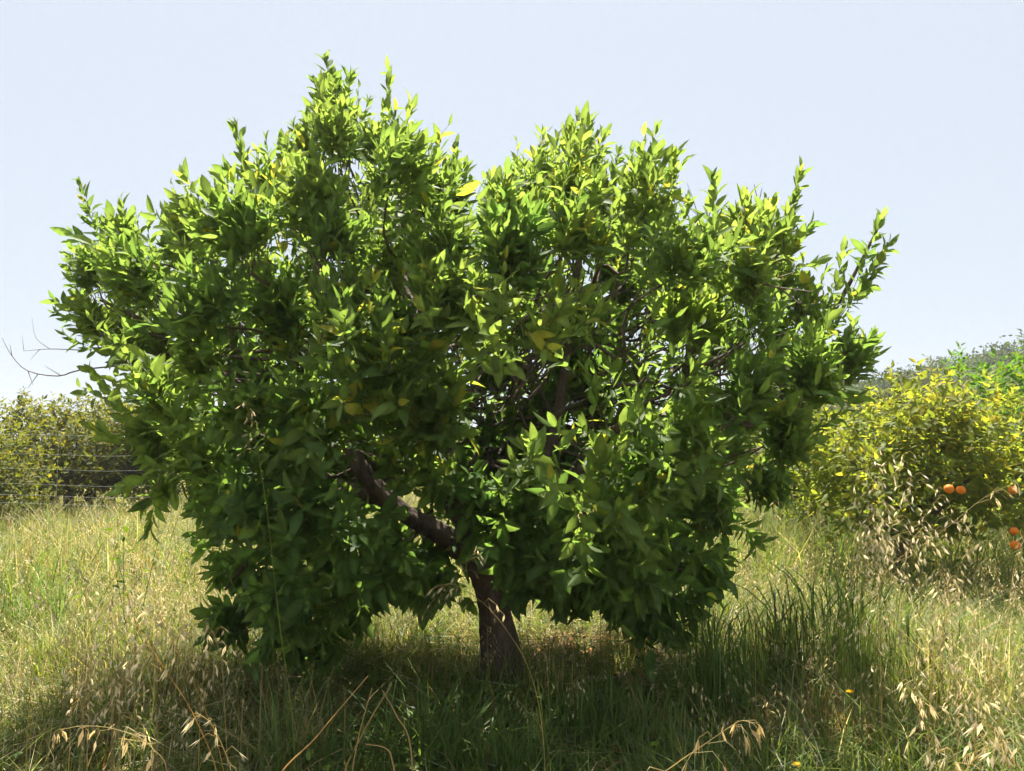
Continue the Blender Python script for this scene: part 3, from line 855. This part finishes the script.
def field(x, y):
    """weights over straw, pale, green, lime, deep, rust; and height factor"""
    n = len(x)
    sh = shade_zone(x, y)
    left = 1 / (1 + np.exp((x + .9) * 4)); right = 1 / (1 + np.exp(-(x - .9) * 4))
    pg = patch(x, y, 1.4, 1.0); pr = patch(x, y, 2.1, 2.2)
    w = np.zeros((n, 6))
    w[:, 0] = .15 + .45 * left * (1 - pg) + .05 * right
    w[:, 1] = .16 + .2 * left * pr
    w[:, 2] = .22 + .25 * pg
    w[:, 3] = .42 + .4 * pg * (1 - sh) + .25 * right
    w[:, 4] = .06 + .12 * right
    w[:, 5] = .05 + .10 * pr * left
    w[:, 0] *= 1 - .75 * sh; w[:, 1] *= 1 - .8 * sh; w[:, 2] *= 1 + 1.2 * sh; w[:, 4] += .35 * sh
    hf = (.75 + .5 * patch(x, y, 1.9, .3)) * (1 - .25 * sh) * (1 + .35 * right)
    return w, hf


r_g = np.random.default_rng(99)
gr = Geo()
# near, middle, far: fewer and wider blades with distance
for n, y0, y1, h0, w0, m in ((85000, 2.3, 6.2, .22, .0021, 4), (75000, 6.0, 13, .43, .0042, 3), (46000, 12.5, 32, .44, .010, 3), (12000, 31, 70, .45, .03, 3)):
    x, y = scatter(n, y0, y1, r_g)
    keep = r_g.random(n) > .8 * bare_zone(x, y)
    x, y = x[keep], y[keep]
    wts, hf = field(x, y)
    c, k = mixcol(r_g, len(x), wts)
    hh = h0 * hf * r_g.uniform(.4, 1.6, len(x))
    ww = w0 * r_g.uniform(.6, 1.5, len(x)) * np.where(k <= 1, .75, 1)
    blades(gr, x, y, hh, ww, c, r_g, .75, m, .5)
tag(gr.build("meadow_grass", M_GRASS), "mixed green and straw-coloured grass covering the grove floor", "grass", kind="stuff")

# dry stalks lying and leaning: the hay-like tangle
st = Geo()
for n, y0, y1, w0 in ((34000, 2.3, 6.5, .0013), (24000, 6.3, 14, .0026)):
    x, y = scatter(n, y0, y1, r_g)
    keep = r_g.random(n) > .75 * shade_zone(x, y)
    x, y = x[keep], y[keep]; n = len(x)
    a = r_g.uniform(0, 6.28, n); L = r_g.uniform(.08, .34, n); up = np.abs(r_g.normal(0, .35, n))
    z = ground_z(x, y) + np.abs(r_g.normal(0, .05, n)) + .005
    d = np.stack([np.cos(a), np.sin(a), up], -1); d = norm(d)
    t = np.linspace(0, 1, 3)
    P = np.stack([x, y, z], -1)[:, None] + d[:, None] * (L[:, None] * t)[:, :, None]
    P[:, :, 2] -= (t ** 2)[None] * (L * .3 * up)[:, None]
    side = norm(np.cross(d, r_g.normal(0, 1, d.shape)))
    c = A([STRAW, PALE, LIME])[r_g.integers(0, 3, n)] * r_g.uniform(.55, 1.15, (n, 1))
    ribbons(st, P, np.full((n, 3), 1.) * (w0 * r_g.uniform(.6, 1.6, n))[:, None], side, 0, c)
tag(st.build("dry_straw", M_STRAW), "tangle of dry straw stalks lying among the grass", "straw", kind="stuff")

# low broad-leaved weeds
wd = Geo()
for n, y0, y1, s0 in ((40000, 2.4, 6.6, .024), (20000, 6.5, 14, .045)):
    x, y = scatter(n, y0, y1, r_g)
    n = len(x)
    dens = patch(x, y, 1.7, 4.0) * (.5 + .5 * np.exp(-(((x + .55) / .55) ** 2 + ((y - 5.2) / .6) ** 2)) + .35 * (x < -1.2) + .45 * shade_zone(x, y))
    keep = r_g.random(n) < dens
    x, y = x[keep], y[keep]; n = len(x)
    z = ground_z(x, y) + r_g.uniform(.01, .17, n) * (y > 2) 
    e = norm(np.stack([r_g.normal(0, 1, n), r_g.normal(0, 1, n), r_g.normal(.25, .4, n)], -1))
    nn = A([0, 0, 1.]) + r_g.normal(0, .35, (n, 3)); nn = norm(nn - (nn * e).sum(1, keepdims=True) * e)
    c = np.where(r_g.random((n, 1)) < .6, A([.13, .2, .025]), A([.07, .13, .02])) * r_g.uniform(.7, 1.25, (n, 1))
    inst(wd, HI[0] if y0 < 3 else LO[0], HI[1] if y0 < 3 else LO[1], np.stack([x, y, z], -1), np.cross(e, nn), e, nn, s0 * r_g.uniform(.5, 1.5, n), r_g.uniform(0, .5, n), 0, c)
tag(wd.build("low_weeds", M_GRASS), "low bright green broad-leaved weeds between the grasses", "weeds", kind="stuff")

# fallen leaves on the bare soil under the crown
lf = Geo()
n = 3600
x = r_g.normal(.3, .8, n); y = r_g.normal(4.5, .6, n)
e = norm(np.stack([r_g.normal(0, 1, n), r_g.normal(0, 1, n), r_g.normal(0, .25, n)], -1))
nn = A([0, 0, 1.]) + r_g.normal(0, .3, (n, 3)); nn = norm(nn - (nn * e).sum(1, keepdims=True) * e)
c = A([A([.24, .14, .07]), A([.35, .22, .11]), A([.14, .08, .04])])[r_g.integers(0, 3, n)] * r_g.uniform(.6, 1.2, (n, 1))
inst(lf, HI[0], HI[1], np.stack([x, y, ground_z(x, y) + r_g.uniform(.006, .035, n)], -1), np.cross(e, nn), e, nn, r_g.uniform(.04, .085, n), r_g.uniform(-.6, .6, n), 0, c)
tag(lf.build("fallen_leaves", M_STRAW), "brown fallen leaves littering the soil under the crown", "leaf litter", kind="stuff")

# ------------------------------------------------------------------ wild oats
SPIKE_V = A([[0, 0, 0], [-.13, .38, .03], [0, 1, .1], [.05, .42, .06], [.13, .36, -.03], [.06, .95, -.1], [-.05, .42, -.06]], float)
SPIKE_P = [(0, 3, 2, 1), (0, 4, 5, 6)]


def panicle(geo_stem, geo_head, P, nsp, slen, r, start=.5, ped=.05, colh=PALE, gravity=1.0, stem_r=.0012):
    """spikelets hung on fine stalks along the upper part of stem polylines P (n,m,3)"""
    n, m, _ = P.shape
    idx = np.repeat(np.arange(n), nsp)
    k = np.arange(len(idx)) - np.repeat(np.cumsum(nsp) - nsp, nsp)
    t = start + (1 - start) * (k + r.uniform(.1, .9, len(k))) / nsp[idx]
    f = t * (m - 1); i0 = np.minimum(f.astype(int), m - 2); w = (f - i0)[:, None]
    q = P[idx, i0] * (1 - w) + P[idx, i0 + 1] * w
    d = norm(P[idx, i0 + 1] - P[idx, i0])
    az = r.uniform(0, 6.28, len(k))
    out = np.stack([np.cos(az), np.sin(az), np.zeros(len(k))], -1)
    pl = ped * r.uniform(.35, 1.3, len(k)) * (1.25 - .8 * (t - start) / (1 - start))
    p1 = q + (d * .55 + out * .75) * (pl * .6)[:, None]
    p2 = p1 + (out * .7 + A([0, 0, -.55]) * gravity) * (pl * .5)[:, None]
    tubes(geo_stem, np.stack([q, p1, p2], 1), np.full((len(k), 3), stem_r * .42), 0, np.broadcast_to(STRAW, (len(k), 3)))
    e = norm(out * .35 + A([0, 0, -1.]) * gravity + d * .25 + r.normal(0, .28, (len(k), 3)))
    s, v = perp(e)
    a = r.uniform(0, 6.28, len(k))[:, None]
    X = s * np.cos(a) + v * np.sin(a); Z = -s * np.sin(a) + v * np.cos(a)
    col = colh * r.uniform(.72, 1.15, (len(k), 1)) * A([1, 1, 1])
    inst(geo_head, SPIKE_V, SPIKE_P, p2, X, e, Z, slen * r.uniform(.75, 1.2, len(k)), None, 0, col)


def oat_stems(x, y, hgt, r, arch=.25, m=8):
    n = len(x)
    a = r.uniform(0, 6.28, n); t = np.linspace(0, 1, m)[None]
    z = ground_z(x, y) - .01
    off = (np.abs(r.normal(0, arch, n)) * hgt)[:, None] * t ** 2.4 + (r.normal(0, .06, n) * hgt)[:, None] * t
    dz = hgt[:, None] * (t - .14 * t ** 5)
    return np.stack([x[:, None] + np.cos(a)[:, None] * off, y[:, None] + np.sin(a)[:, None] * off, z[:, None] + dz], -1)


oa = Geo()
for n, y0, y1, h0, sl, sr, ns in ((2600, 2.5, 6.5, .44, .022, .0010, 13), (3600, 6.3, 15, .62, .03, .0022, 10), (1800, 14.5, 30, .62, .055, .005, 7)):
    x, y = scatter(n, y0, y1, r_g)
    keep = r_g.random(len(x)) < (.35 + .65 * patch(x, y, 1.3, 2.5)) * (1 - .72 * shade_zone(x, y)) * (1 - .8 * np.minimum(1, bare_zone(x, y)))
    x, y = x[keep], y[keep]
    right = 1 / (1 + np.exp(-(x - 1.0) * 3))
    hh = h0 * r_g.uniform(.6, 1.2, len(x)) * (1 + .3 * right)
    P = oat_stems(x, y, hh, r_g)
    gc = (r_g.random((len(x), 1)) < .3 + .3 * right[:, None])
    tubes(oa, P, np.linspace(1, .45, 8)[None] * np.full((len(x), 1), sr), 0, np.where(gc, LIME, STRAW) * r_g.uniform(.8, 1.2, (len(x), 1)))
    panicle(oa, oa, P, np.full(len(x), ns), sl, r_g, .5, .05, PALE, 1.0, sr)
tag(oa.build("oat_grass", M_STRAW), "thin wild oats with pale drooping seed heads all over the meadow", "oats", kind="stuff")

r_o = np.random.default_rng(303)


def wild_oat(pts, D, label, nsp, slen=.026, start=.45, ped=.055, group="wild oats standing near the camera", sr=.0011, stem_col=STRAW, gravity=1.0, head=PALE, cat="wild oat", toground=True):
    """one oat plant whose stem runs from the ground through the given points"""
    P = [at(a, b, d) for a, b, d in [(q[0], q[1], q[2] if len(q) > 2 else D) for q in pts]]
    if toground:
        b = P[0].copy(); b[2] = ground_z(b[0], b[1]) - .01
        dx = (P[0] - P[1]); b[:2] += .25 * dx[:2]
        b[2] = ground_z(b[0], b[1]) - .01
        P = [b] + P
    root = tag(empty("wild_oat", P[0]), label, cat, group)
    Q = spline(A(P), 22)
    gs, gh = Geo(), Geo()
    j = max(2, int(start * 21)) if nsp else 21
    RR = np.linspace(1, .45, 22) * sr; sc_ = stem_col[None] * r_o.uniform(.85, 1.1)
    tubes(gs, Q[None, :j + 1], RR[None, :j + 1], 0, sc_, 5)
    if nsp:
        tubes(gh, Q[None, j:], RR[None, j:], 0, sc_, 5)
        panicle(gh, gh, Q[None], A([nsp]), slen, r_o, start, ped, head, gravity, sr)
    gs.build("stem", M_STRAW, root)
    if nsp:
        gh.build("seed_head", M_STRAW, root)
    # a couple of dry blades at the foot
    return root


wild_oat([(543, 735), (530, 672), (508, 632), (482, 602), (452, 584), (430, 590)], 2.5, "wild oat stem arching to the left across the dark trunk", 16, .026, .55)
wild_oat([(388, 690), (404, 655), (432, 610), (462, 572), (476, 548)], 2.5, "slender wild oat leaning right, its pale flecks against the dark underside of the crown", 20, .022, .55, stem_col=GREEN * 1.3)
wild_oat([(294, 740), (279, 620), (268, 520), (256, 440), (245, 402)], 2.3, "single tall thin oat rising up the left face of the crown", 14, .02, .74, .04, stem_col=LIME * 1.3)
wild_oat([(880, 640), (886, 572), (935, 537), (985, 497), (1018, 482)], 2.2, "oat stem slanting right across the small orange tree below the fruit", 18, .027, .42, .06)
wild_oat([(960, 790), (936, 748), (918, 708), (911, 682)], 1.35, "large fluffy dry oat head at the bottom right, leaning left", 22, .026, .35, .035)
wild_oat([(985, 800), (975, 750), (977, 712), (982, 690)], 1.5, "upright dry oat head beside the fluffy one at the bottom right", 15, .026, .45, .045)
wild_oat([(1015, 810), (1008, 765), (1000, 735), (985, 722)], 1.3, "dry oat head nodding left near the bottom right corner", 14, .026, .4, .05)
wild_oat([(955, 800), (965, 772), (985, 750), (1010, 742)], 1.3, "lowest dry oat head bending right at the bottom right corner", 14, .025, .35, .045)
wild_oat([(640, 800), (668, 770), (705, 744), (738, 722), (750, 722)], 1.5, "golden oat bending right at the bottom edge with big hanging spikelets", 12, .032, .5, .05, head=A([.55, .42, .2]))
wild_oat([(170, 800), (152, 748), (118, 730), (84, 726), (60, 730)], 1.7, "oat stem arching flat to the left near the bottom left corner", 16, .032, .35, .05, head=A([.5, .4, .22]))
wild_oat([(222, 800), (196, 720), (164, 668), (138, 626), (125, 590)], 2.0, "golden oat stalk leaning left over the sunny dry grass", 14, .03, .55, .05, stem_col=A([.5, .33, .1]))
wild_oat([(226, 790), (206, 712), (182, 660), (163, 622), (150, 590)], 2.05, "second golden oat stalk leaning left, just right of its twin", 14, .03, .55, .05, stem_col=A([.5, .33, .1]))
wild_oat([(228, 800), (224, 700), (219, 650), (205, 622), (192, 628)], 2.1, "oat with bunched whitish spikelets hanging against the lower left leaves", 20, .03, .5, .05)
wild_oat([(240, 800), (228, 760), (212, 725), (196, 712)], 1.8, "short oat nodding left with a few long hanging spikelets at the lower left", 9, .034, .5, .04)
wild_oat([(90, 690), (92, 640), (84, 590), (70, 560)], 2.6, "pale oat standing in the bright grass at the left", 18, .026, .5, .05)
wild_oat([(30, 690), (36, 620), (28, 575), (16, 548)], 2.8, "oat near the left edge with a loose pale head", 18, .026, .5, .05)
wild_oat([(755, 640), (757, 580), (765, 528), (778, 498)], 3.0, "thin oat at the right end of the big crown, in front of the gap", 16, .024, .5, .05)
wild_oat([(1000, 680), (1008, 610), (1016, 560), (1030, 528)], 2.4, "oat beside the lowest oranges at the right edge", 16, .026, .5, .05)
wild_oat([(930, 690), (946, 620), (962, 560), (985, 540)], 2.6, "loose oat under the shaded side of the small orange tree", 16, .025, .5, .05)
# the tall pale stand before the small tree's trunk: nothing tells its stalks apart
for k in range(15):
    x0 = 832 + r_o.uniform(0, 62); yt = r_o.uniform(432, 545); D = r_o.uniform(2.2, 2.9); bend = r_o.normal(8, 14)
    wild_oat([(x0 + 6, 740), (x0 + 4 + bend * .1, 640), (x0 + 8 + bend * .5, 540), (x0 + 14 + bend, yt + 30), (x0 + 16 + bend * 1.5, yt)], D, "dry wild oat in the tall pale stand before the small orange tree's trunk", int(r_o.integers(18, 30)), .023, .38, .06,
             sr=.0011, stem_col=LIME, head=A([.72, .65, .48]), group="tall oats in the stand by the small orange tree")
for k in range(13):
    x0 = r_o.uniform(55, 235); yt = r_o.uniform(575, 660); D = r_o.uniform(2.3, 3.1); b = r_o.normal(0, 22)
    wild_oat([(x0, 760), (x0 + b * .15, 700), (x0 + b * .6, yt + 30), (x0 + b * 1.3, yt)], D, "dry wild oat among many in the sunny straw left of the big tree", int(r_o.integers(14, 24)), .027, .42, .055,
             sr=.0012, head=A([.66, .57, .38]), group="oats in the sunny straw at the left")
for k in range(9):
    x0 = r_o.uniform(900, 1015); yt = r_o.uniform(560, 655); D = r_o.uniform(2.3, 3.1); b = r_o.normal(0, 22)
    wild_oat([(x0, 760), (x0 + b * .15, 700), (x0 + b * .6, yt + 30), (x0 + b * 1.3, yt)], D, "dry wild oat among several in the loose grass under the small orange tree", int(r_o.integers(14, 24)), .026, .42, .055,
             sr=.0012, head=A([.66, .57, .38]), group="oats in the loose grass at the right")
# bare straw stalks at the bottom, left of the trunk
for pts, lab in (([(350, 800), (358, 740), (372, 688)], "stiff straw stalk upright at the bottom, left of the trunk"),
                 ([(338, 800), (362, 735), (392, 684)], "stiff straw stalk leaning right at the bottom, left of the trunk"),
                 ([(268, 800), (318, 735), (368, 676)], "long pale straw stalk slanting far right at the bottom"),
                 ([(412, 760), (396, 715), (382, 690)], "short straw stalk leaning left behind the stiff ones"),
                 ([(396, 800), (392, 760), (385, 748), (365, 744)], "broken straw bent into a hook at the bottom edge")):
    o = wild_oat(pts, 2.0, lab, 0, group="dry stalks left of the trunk", sr=.0024, stem_col=A([.5, .37, .18]), cat="stalk")
    o.name = "straw_stalk"

# ------------------------------------------------------------------ grass clumps one can pick out
def clump(px, D, top_py, spread, n, label, cols, wid=.0026, lean=.16, ears=0):
    ears = ears if ears >= 50 else 0
    p = at(px, 600, D); x0 = p[0]; zt = at(px, top_py, D)[2]
    z0 = float(ground_z(x0, D))
    root = tag(empty("grass_clump", (x0, D, z0)), label, "grass clump", "tall grass clumps round the big tree")
    x = r_o.normal(x0, spread * .5, n); y = r_o.normal(D, spread * .4, n)
    hh = (zt - z0) * r_o.uniform(.45, 1.05, n)
    g = Geo()
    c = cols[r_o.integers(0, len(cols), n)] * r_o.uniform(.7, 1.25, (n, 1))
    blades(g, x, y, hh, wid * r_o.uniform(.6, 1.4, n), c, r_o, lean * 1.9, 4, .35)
    g.build("foliage", M_GRASS, root)
    if ears:
        g = Geo()
        x = r_o.normal(x0, spread * .5, ears); y = r_o.normal(D, spread * .4, ears)
        P = oat_stems(x, y, (zt - z0) * r_o.uniform(.6, 1.12, ears), r_o, .16)
        R = np.tile(np.array([1.3, 1.2, 1.1, 1, .9, 2.6, 2.4, .5]) * .0012, (ears, 1))
        tubes(g, P, R, 0, cols[0] * r_o.uniform(.8, 1.3, (ears, 1)), 4)
        g.build("ears", M_GRASS, root)


clump(716, 3.55, 580, .2, 330, "dense dark green tall grass at the right edge of the tree's shade", A([GREEN, DEEP, GREEN * 1.3]), .0026, .16, 50)
clump(800, 3.85, 565, .17, 260, "tall upright green grass stems right of the dark clump", A([GREEN * 1.4, LIME, STRAW]), .0022, .16, 60)
clump(850, 3.9, 545, .17, 240, "tallest thin green grass stems below the pale oat stand", A([GREEN * 1.4, LIME, LIME]), .0022, .16, 60)
clump(765, 3.9, 600, .14, 160, "yellowish grass stems between the dark clump and the tall stems", A([LIME, STRAW, GREEN]), .0022, .12, 50)
clump(915, 3.6, 610, .2, 220, "loose yellow-green grass at the right below the slanting oat", A([LIME, STRAW, GREEN]), .0022, .2, 50)
clump(985, 3.5, 600, .25, 260, "loose pale grass at the right edge under the oranges", A([LIME, STRAW, PALE]), .0022, .22, 40)
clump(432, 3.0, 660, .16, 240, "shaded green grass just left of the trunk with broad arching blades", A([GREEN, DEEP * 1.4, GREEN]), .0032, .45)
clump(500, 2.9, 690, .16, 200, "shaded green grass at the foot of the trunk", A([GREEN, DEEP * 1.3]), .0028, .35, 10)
clump(470, 3.75, 628, .2, 150, "pale and green grass standing against the left side of the trunk base", A([GREEN, LIME, STRAW]), .0024, .2, 30)
clump(545, 3.7, 634, .2, 170, "ragged grass hiding the right side of the trunk base", A([GREEN, LIME, STRAW]), .0024, .2, 30)
clump(400, 4.3, 628, .3, 190, "sunlit lime grass in the gap under the left half of the crown", A([LIME, LIME * 1.2, STRAW]), .0026, .25, 20)
clump(610, 4.2, 622, .28, 190, "half-lit grass below the right half of the crown", A([LIME, GREEN, STRAW]), .0026, .25, 20)
clump(835, 3.25, 672, .2, 220, "rusty dry grass at the foot of the tall green stems", A([STRAW, RUST, RUST * 1.3]), .0022, .3, 0)
clump(770, 3.3, 690, .2, 180, "brown and straw-coloured dead grass at the right border of the tree's shade", A([STRAW, RUST, STRAW * .7]), .0022, .35, 0)
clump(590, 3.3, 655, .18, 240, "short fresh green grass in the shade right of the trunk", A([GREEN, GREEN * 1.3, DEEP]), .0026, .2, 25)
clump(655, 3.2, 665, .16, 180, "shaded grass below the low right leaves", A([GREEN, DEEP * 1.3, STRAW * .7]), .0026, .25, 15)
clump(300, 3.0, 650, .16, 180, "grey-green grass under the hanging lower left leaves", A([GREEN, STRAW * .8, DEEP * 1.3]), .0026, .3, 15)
clump(70, 4.2, 590, .3, 260, "bright lime grass in full sun at the left", A([LIME, LIME * 1.2, STRAW]), .0028, .25, 20)
clump(150, 3.6, 610, .25, 240, "reddish straw grass in the sun left of the hanging leaves", A([STRAW, RUST, PALE]), .0022, .18, 30)
clump(20, 5.0, 530, .35, 260, "grey-green sedge at the left edge before the fence", A([GREEN, DEEP * 1.6, LIME]), .003, .3, 10)


def weed(px, py_top, D, n, label, seed, col, ll=.032):
    r = np.random.default_rng(seed)
    p = at(px, 600, D); z0 = float(ground_z(p[0], D)); zt = at(px, py_top, D)[2]
    root = tag(empty("leafy_weed", (p[0], D, z0)), label, "weed", "leafy weeds under the crown")
    g, gs = Geo(), Geo()
    P = A([[p[0] + r.normal(0, .05), D + r.normal(0, .05), z0] for _ in range(n)]); Dv = norm(r.normal(0, .3, (n, 3)) + A([0, 0, 1.]))
    L = (zt - z0) * r.uniform(.6, 1.05, n)
    shoots(g, P, Dv, L, np.full(n, 14), np.full(n, ll), np.full(n, .6), np.zeros(n), r, LO, .1, stem=False, palette=(col * .7, col, col), spread=(80, 40))
    tubes(g, np.stack([P - Dv * .02, P + Dv * (L * .5)[:, None], P + Dv * L[:, None]], 1), np.tile(A([.003, .0022, .001]), (n, 1)), 1, np.broadcast_to(A([.08, .1, .03]), (n, 3)), 4)
    g.build("foliage", [M_GRASS, M_STEM], root)


weed(572, 572, 5.2, 16, "upright sunlit weed seen under the crown right of the trunk", 1, A([.17, .26, .035]), .045)
weed(630, 588, 5.2, 13, "yellowish weed seen under the crown farther right of the trunk", 2, A([.22, .24, .03]), .042)
weed(430, 632, 4.7, 13, "darker bushy weed seen under the crown left of the trunk", 3, A([.09, .16, .03]), .045)
weed(352, 610, 5.0, 13, "bright lime weed at the left end of the sunlit gap under the crown", 4, A([.2, .27, .035]), .042)
weed(140, 505, 4.6, 6, "small sunlit sapling-like weed below the left end of the crown", 5, A([.13, .2, .02]), .06)


def flower(px, py, D, label):
    p = at(px, py, D); z0 = float(ground_z(p[0], D))
    root = tag(empty("yellow_flower", (p[0], D, z0)), label, "flower", "yellow flowers in the grass")
    g = Geo(); tubes(g, A([[p[0], D, z0 - .01], [p[0] + .01, D, (z0 + p[2]) / 2], [p[0], D, p[2]]])[None], np.full((1, 3), .0014), 0, A([[.08, .12, .03]]), 5)
    g.build("stem", M_STEM, root)
    g = Geo()
    n = 22; a = np.arange(n) * 2.4; el = np.linspace(.15, 1.0, n)
    e = norm(np.stack([np.cos(a), np.sin(a), el], -1)); nn = norm(A([0, 0, 1.]) - e * e[:, 2:3]); 
    inst(g, LO[0], LO[1], np.tile(p, (n, 1)), np.cross(e, nn), e, nn, np.full(n, .017), None, 0, np.tile(A([.75, .48, .02]), (n, 1)))
    g.build("bloom", M_PETAL, root)


flower(850, 693, 2.9, "small yellow flower below the tall green grass stems")
flower(797, 766, 2.7, "small yellow flower at the bottom edge right of the bent golden oat")

# ------------------------------------------------------------------ air
hb = 330.0
V = A([[x, y, z] for z in (-1.6, 17.5) for x, y in ((-hb, -hb), (hb, -hb), (hb, hb), (-hb, hb))])
g = Geo(); g.add(V, A([[0, 3, 2, 1], [4, 5, 6, 7], [0, 1, 5, 4], [1, 2, 6, 5], [2, 3, 7, 6], [3, 0, 4, 7]]), np.full(6, 4))
m, nt_, out_ = mat_new("hazy_air")
pv = nt_.nodes.new("ShaderNodeVolumePrincipled"); pv.inputs["Color"].default_value = (.9, .92, .95, 1)
pv.inputs["Density"].default_value = .0010; pv.inputs["Anisotropy"].default_value = .35
nt_.links.new(pv.outputs[0], out_.inputs["Volume"])
tag(g.build("haze", m, None, False), kind="stuff")

# ------------------------------------------------------------------ light
SUN_EL, SUN_AZ = math.radians(66), math.radians(-5)
s = Vector((math.sin(SUN_AZ) * math.cos(SUN_EL), math.cos(SUN_AZ) * math.cos(SUN_EL), math.sin(SUN_EL)))
ld = bpy.data.lights.new("sun", 'SUN'); ld.energy = 4.1; ld.angle = math.radians(.53); ld.color = (1, .955, .87)
lo = bpy.data.objects.new("sun", ld); COL.objects.link(lo)
lo.rotation_euler = s.to_track_quat('Z', 'Y').to_euler(); lo.location = (0, 10, 20)

world = bpy.data.worlds.new("World"); scene.world = world; world.use_nodes = True
nt = world.node_tree; bg = nt.nodes["Background"]
sky = nt.nodes.new("ShaderNodeTexSky"); sky.sky_type = 'NISHITA'; sky.sun_disc = False
sky.sun_elevation = SUN_EL; sky.sun_rotation = SUN_AZ
sky.air_density = 1.0; sky.dust_density = 1.0; sky.ozone_density = 1.0; sky.altitude = 50
haze_mix = nt.nodes.new("ShaderNodeMixRGB"); haze_mix.inputs[0].default_value = .94   # thin bright overcast haze over the blue
haze_mix.inputs[2].default_value = (1.80, 1.97, 2.18, 1)
nt.links.new(sky.outputs[0], haze_mix.inputs[1])
nt.links.new(haze_mix.outputs[0], bg.inputs["Color"]); bg.inputs["Strength"].default_value = .1

vs = scene.view_settings
vs.view_transform = 'Standard'; vs.look = 'None'; vs.gamma = 1; vs.use_curve_mapping = False; vs.exposure = 1.92
scene.render.engine = 'CYCLES'
cy = scene.cycles
cy.max_bounces = 9; cy.diffuse_bounces = 7; cy.glossy_bounces = 2; cy.transmission_bounces = 4; cy.transparent_max_bounces = 4
cy.use_denoising = True; cy.denoiser = 'OPENIMAGEDENOISE'; cy.denoising_input_passes = 'RGB_ALBEDO'; cy.denoising_prefilter = 'ACCURATE'
cy.sample_clamp_indirect = 6
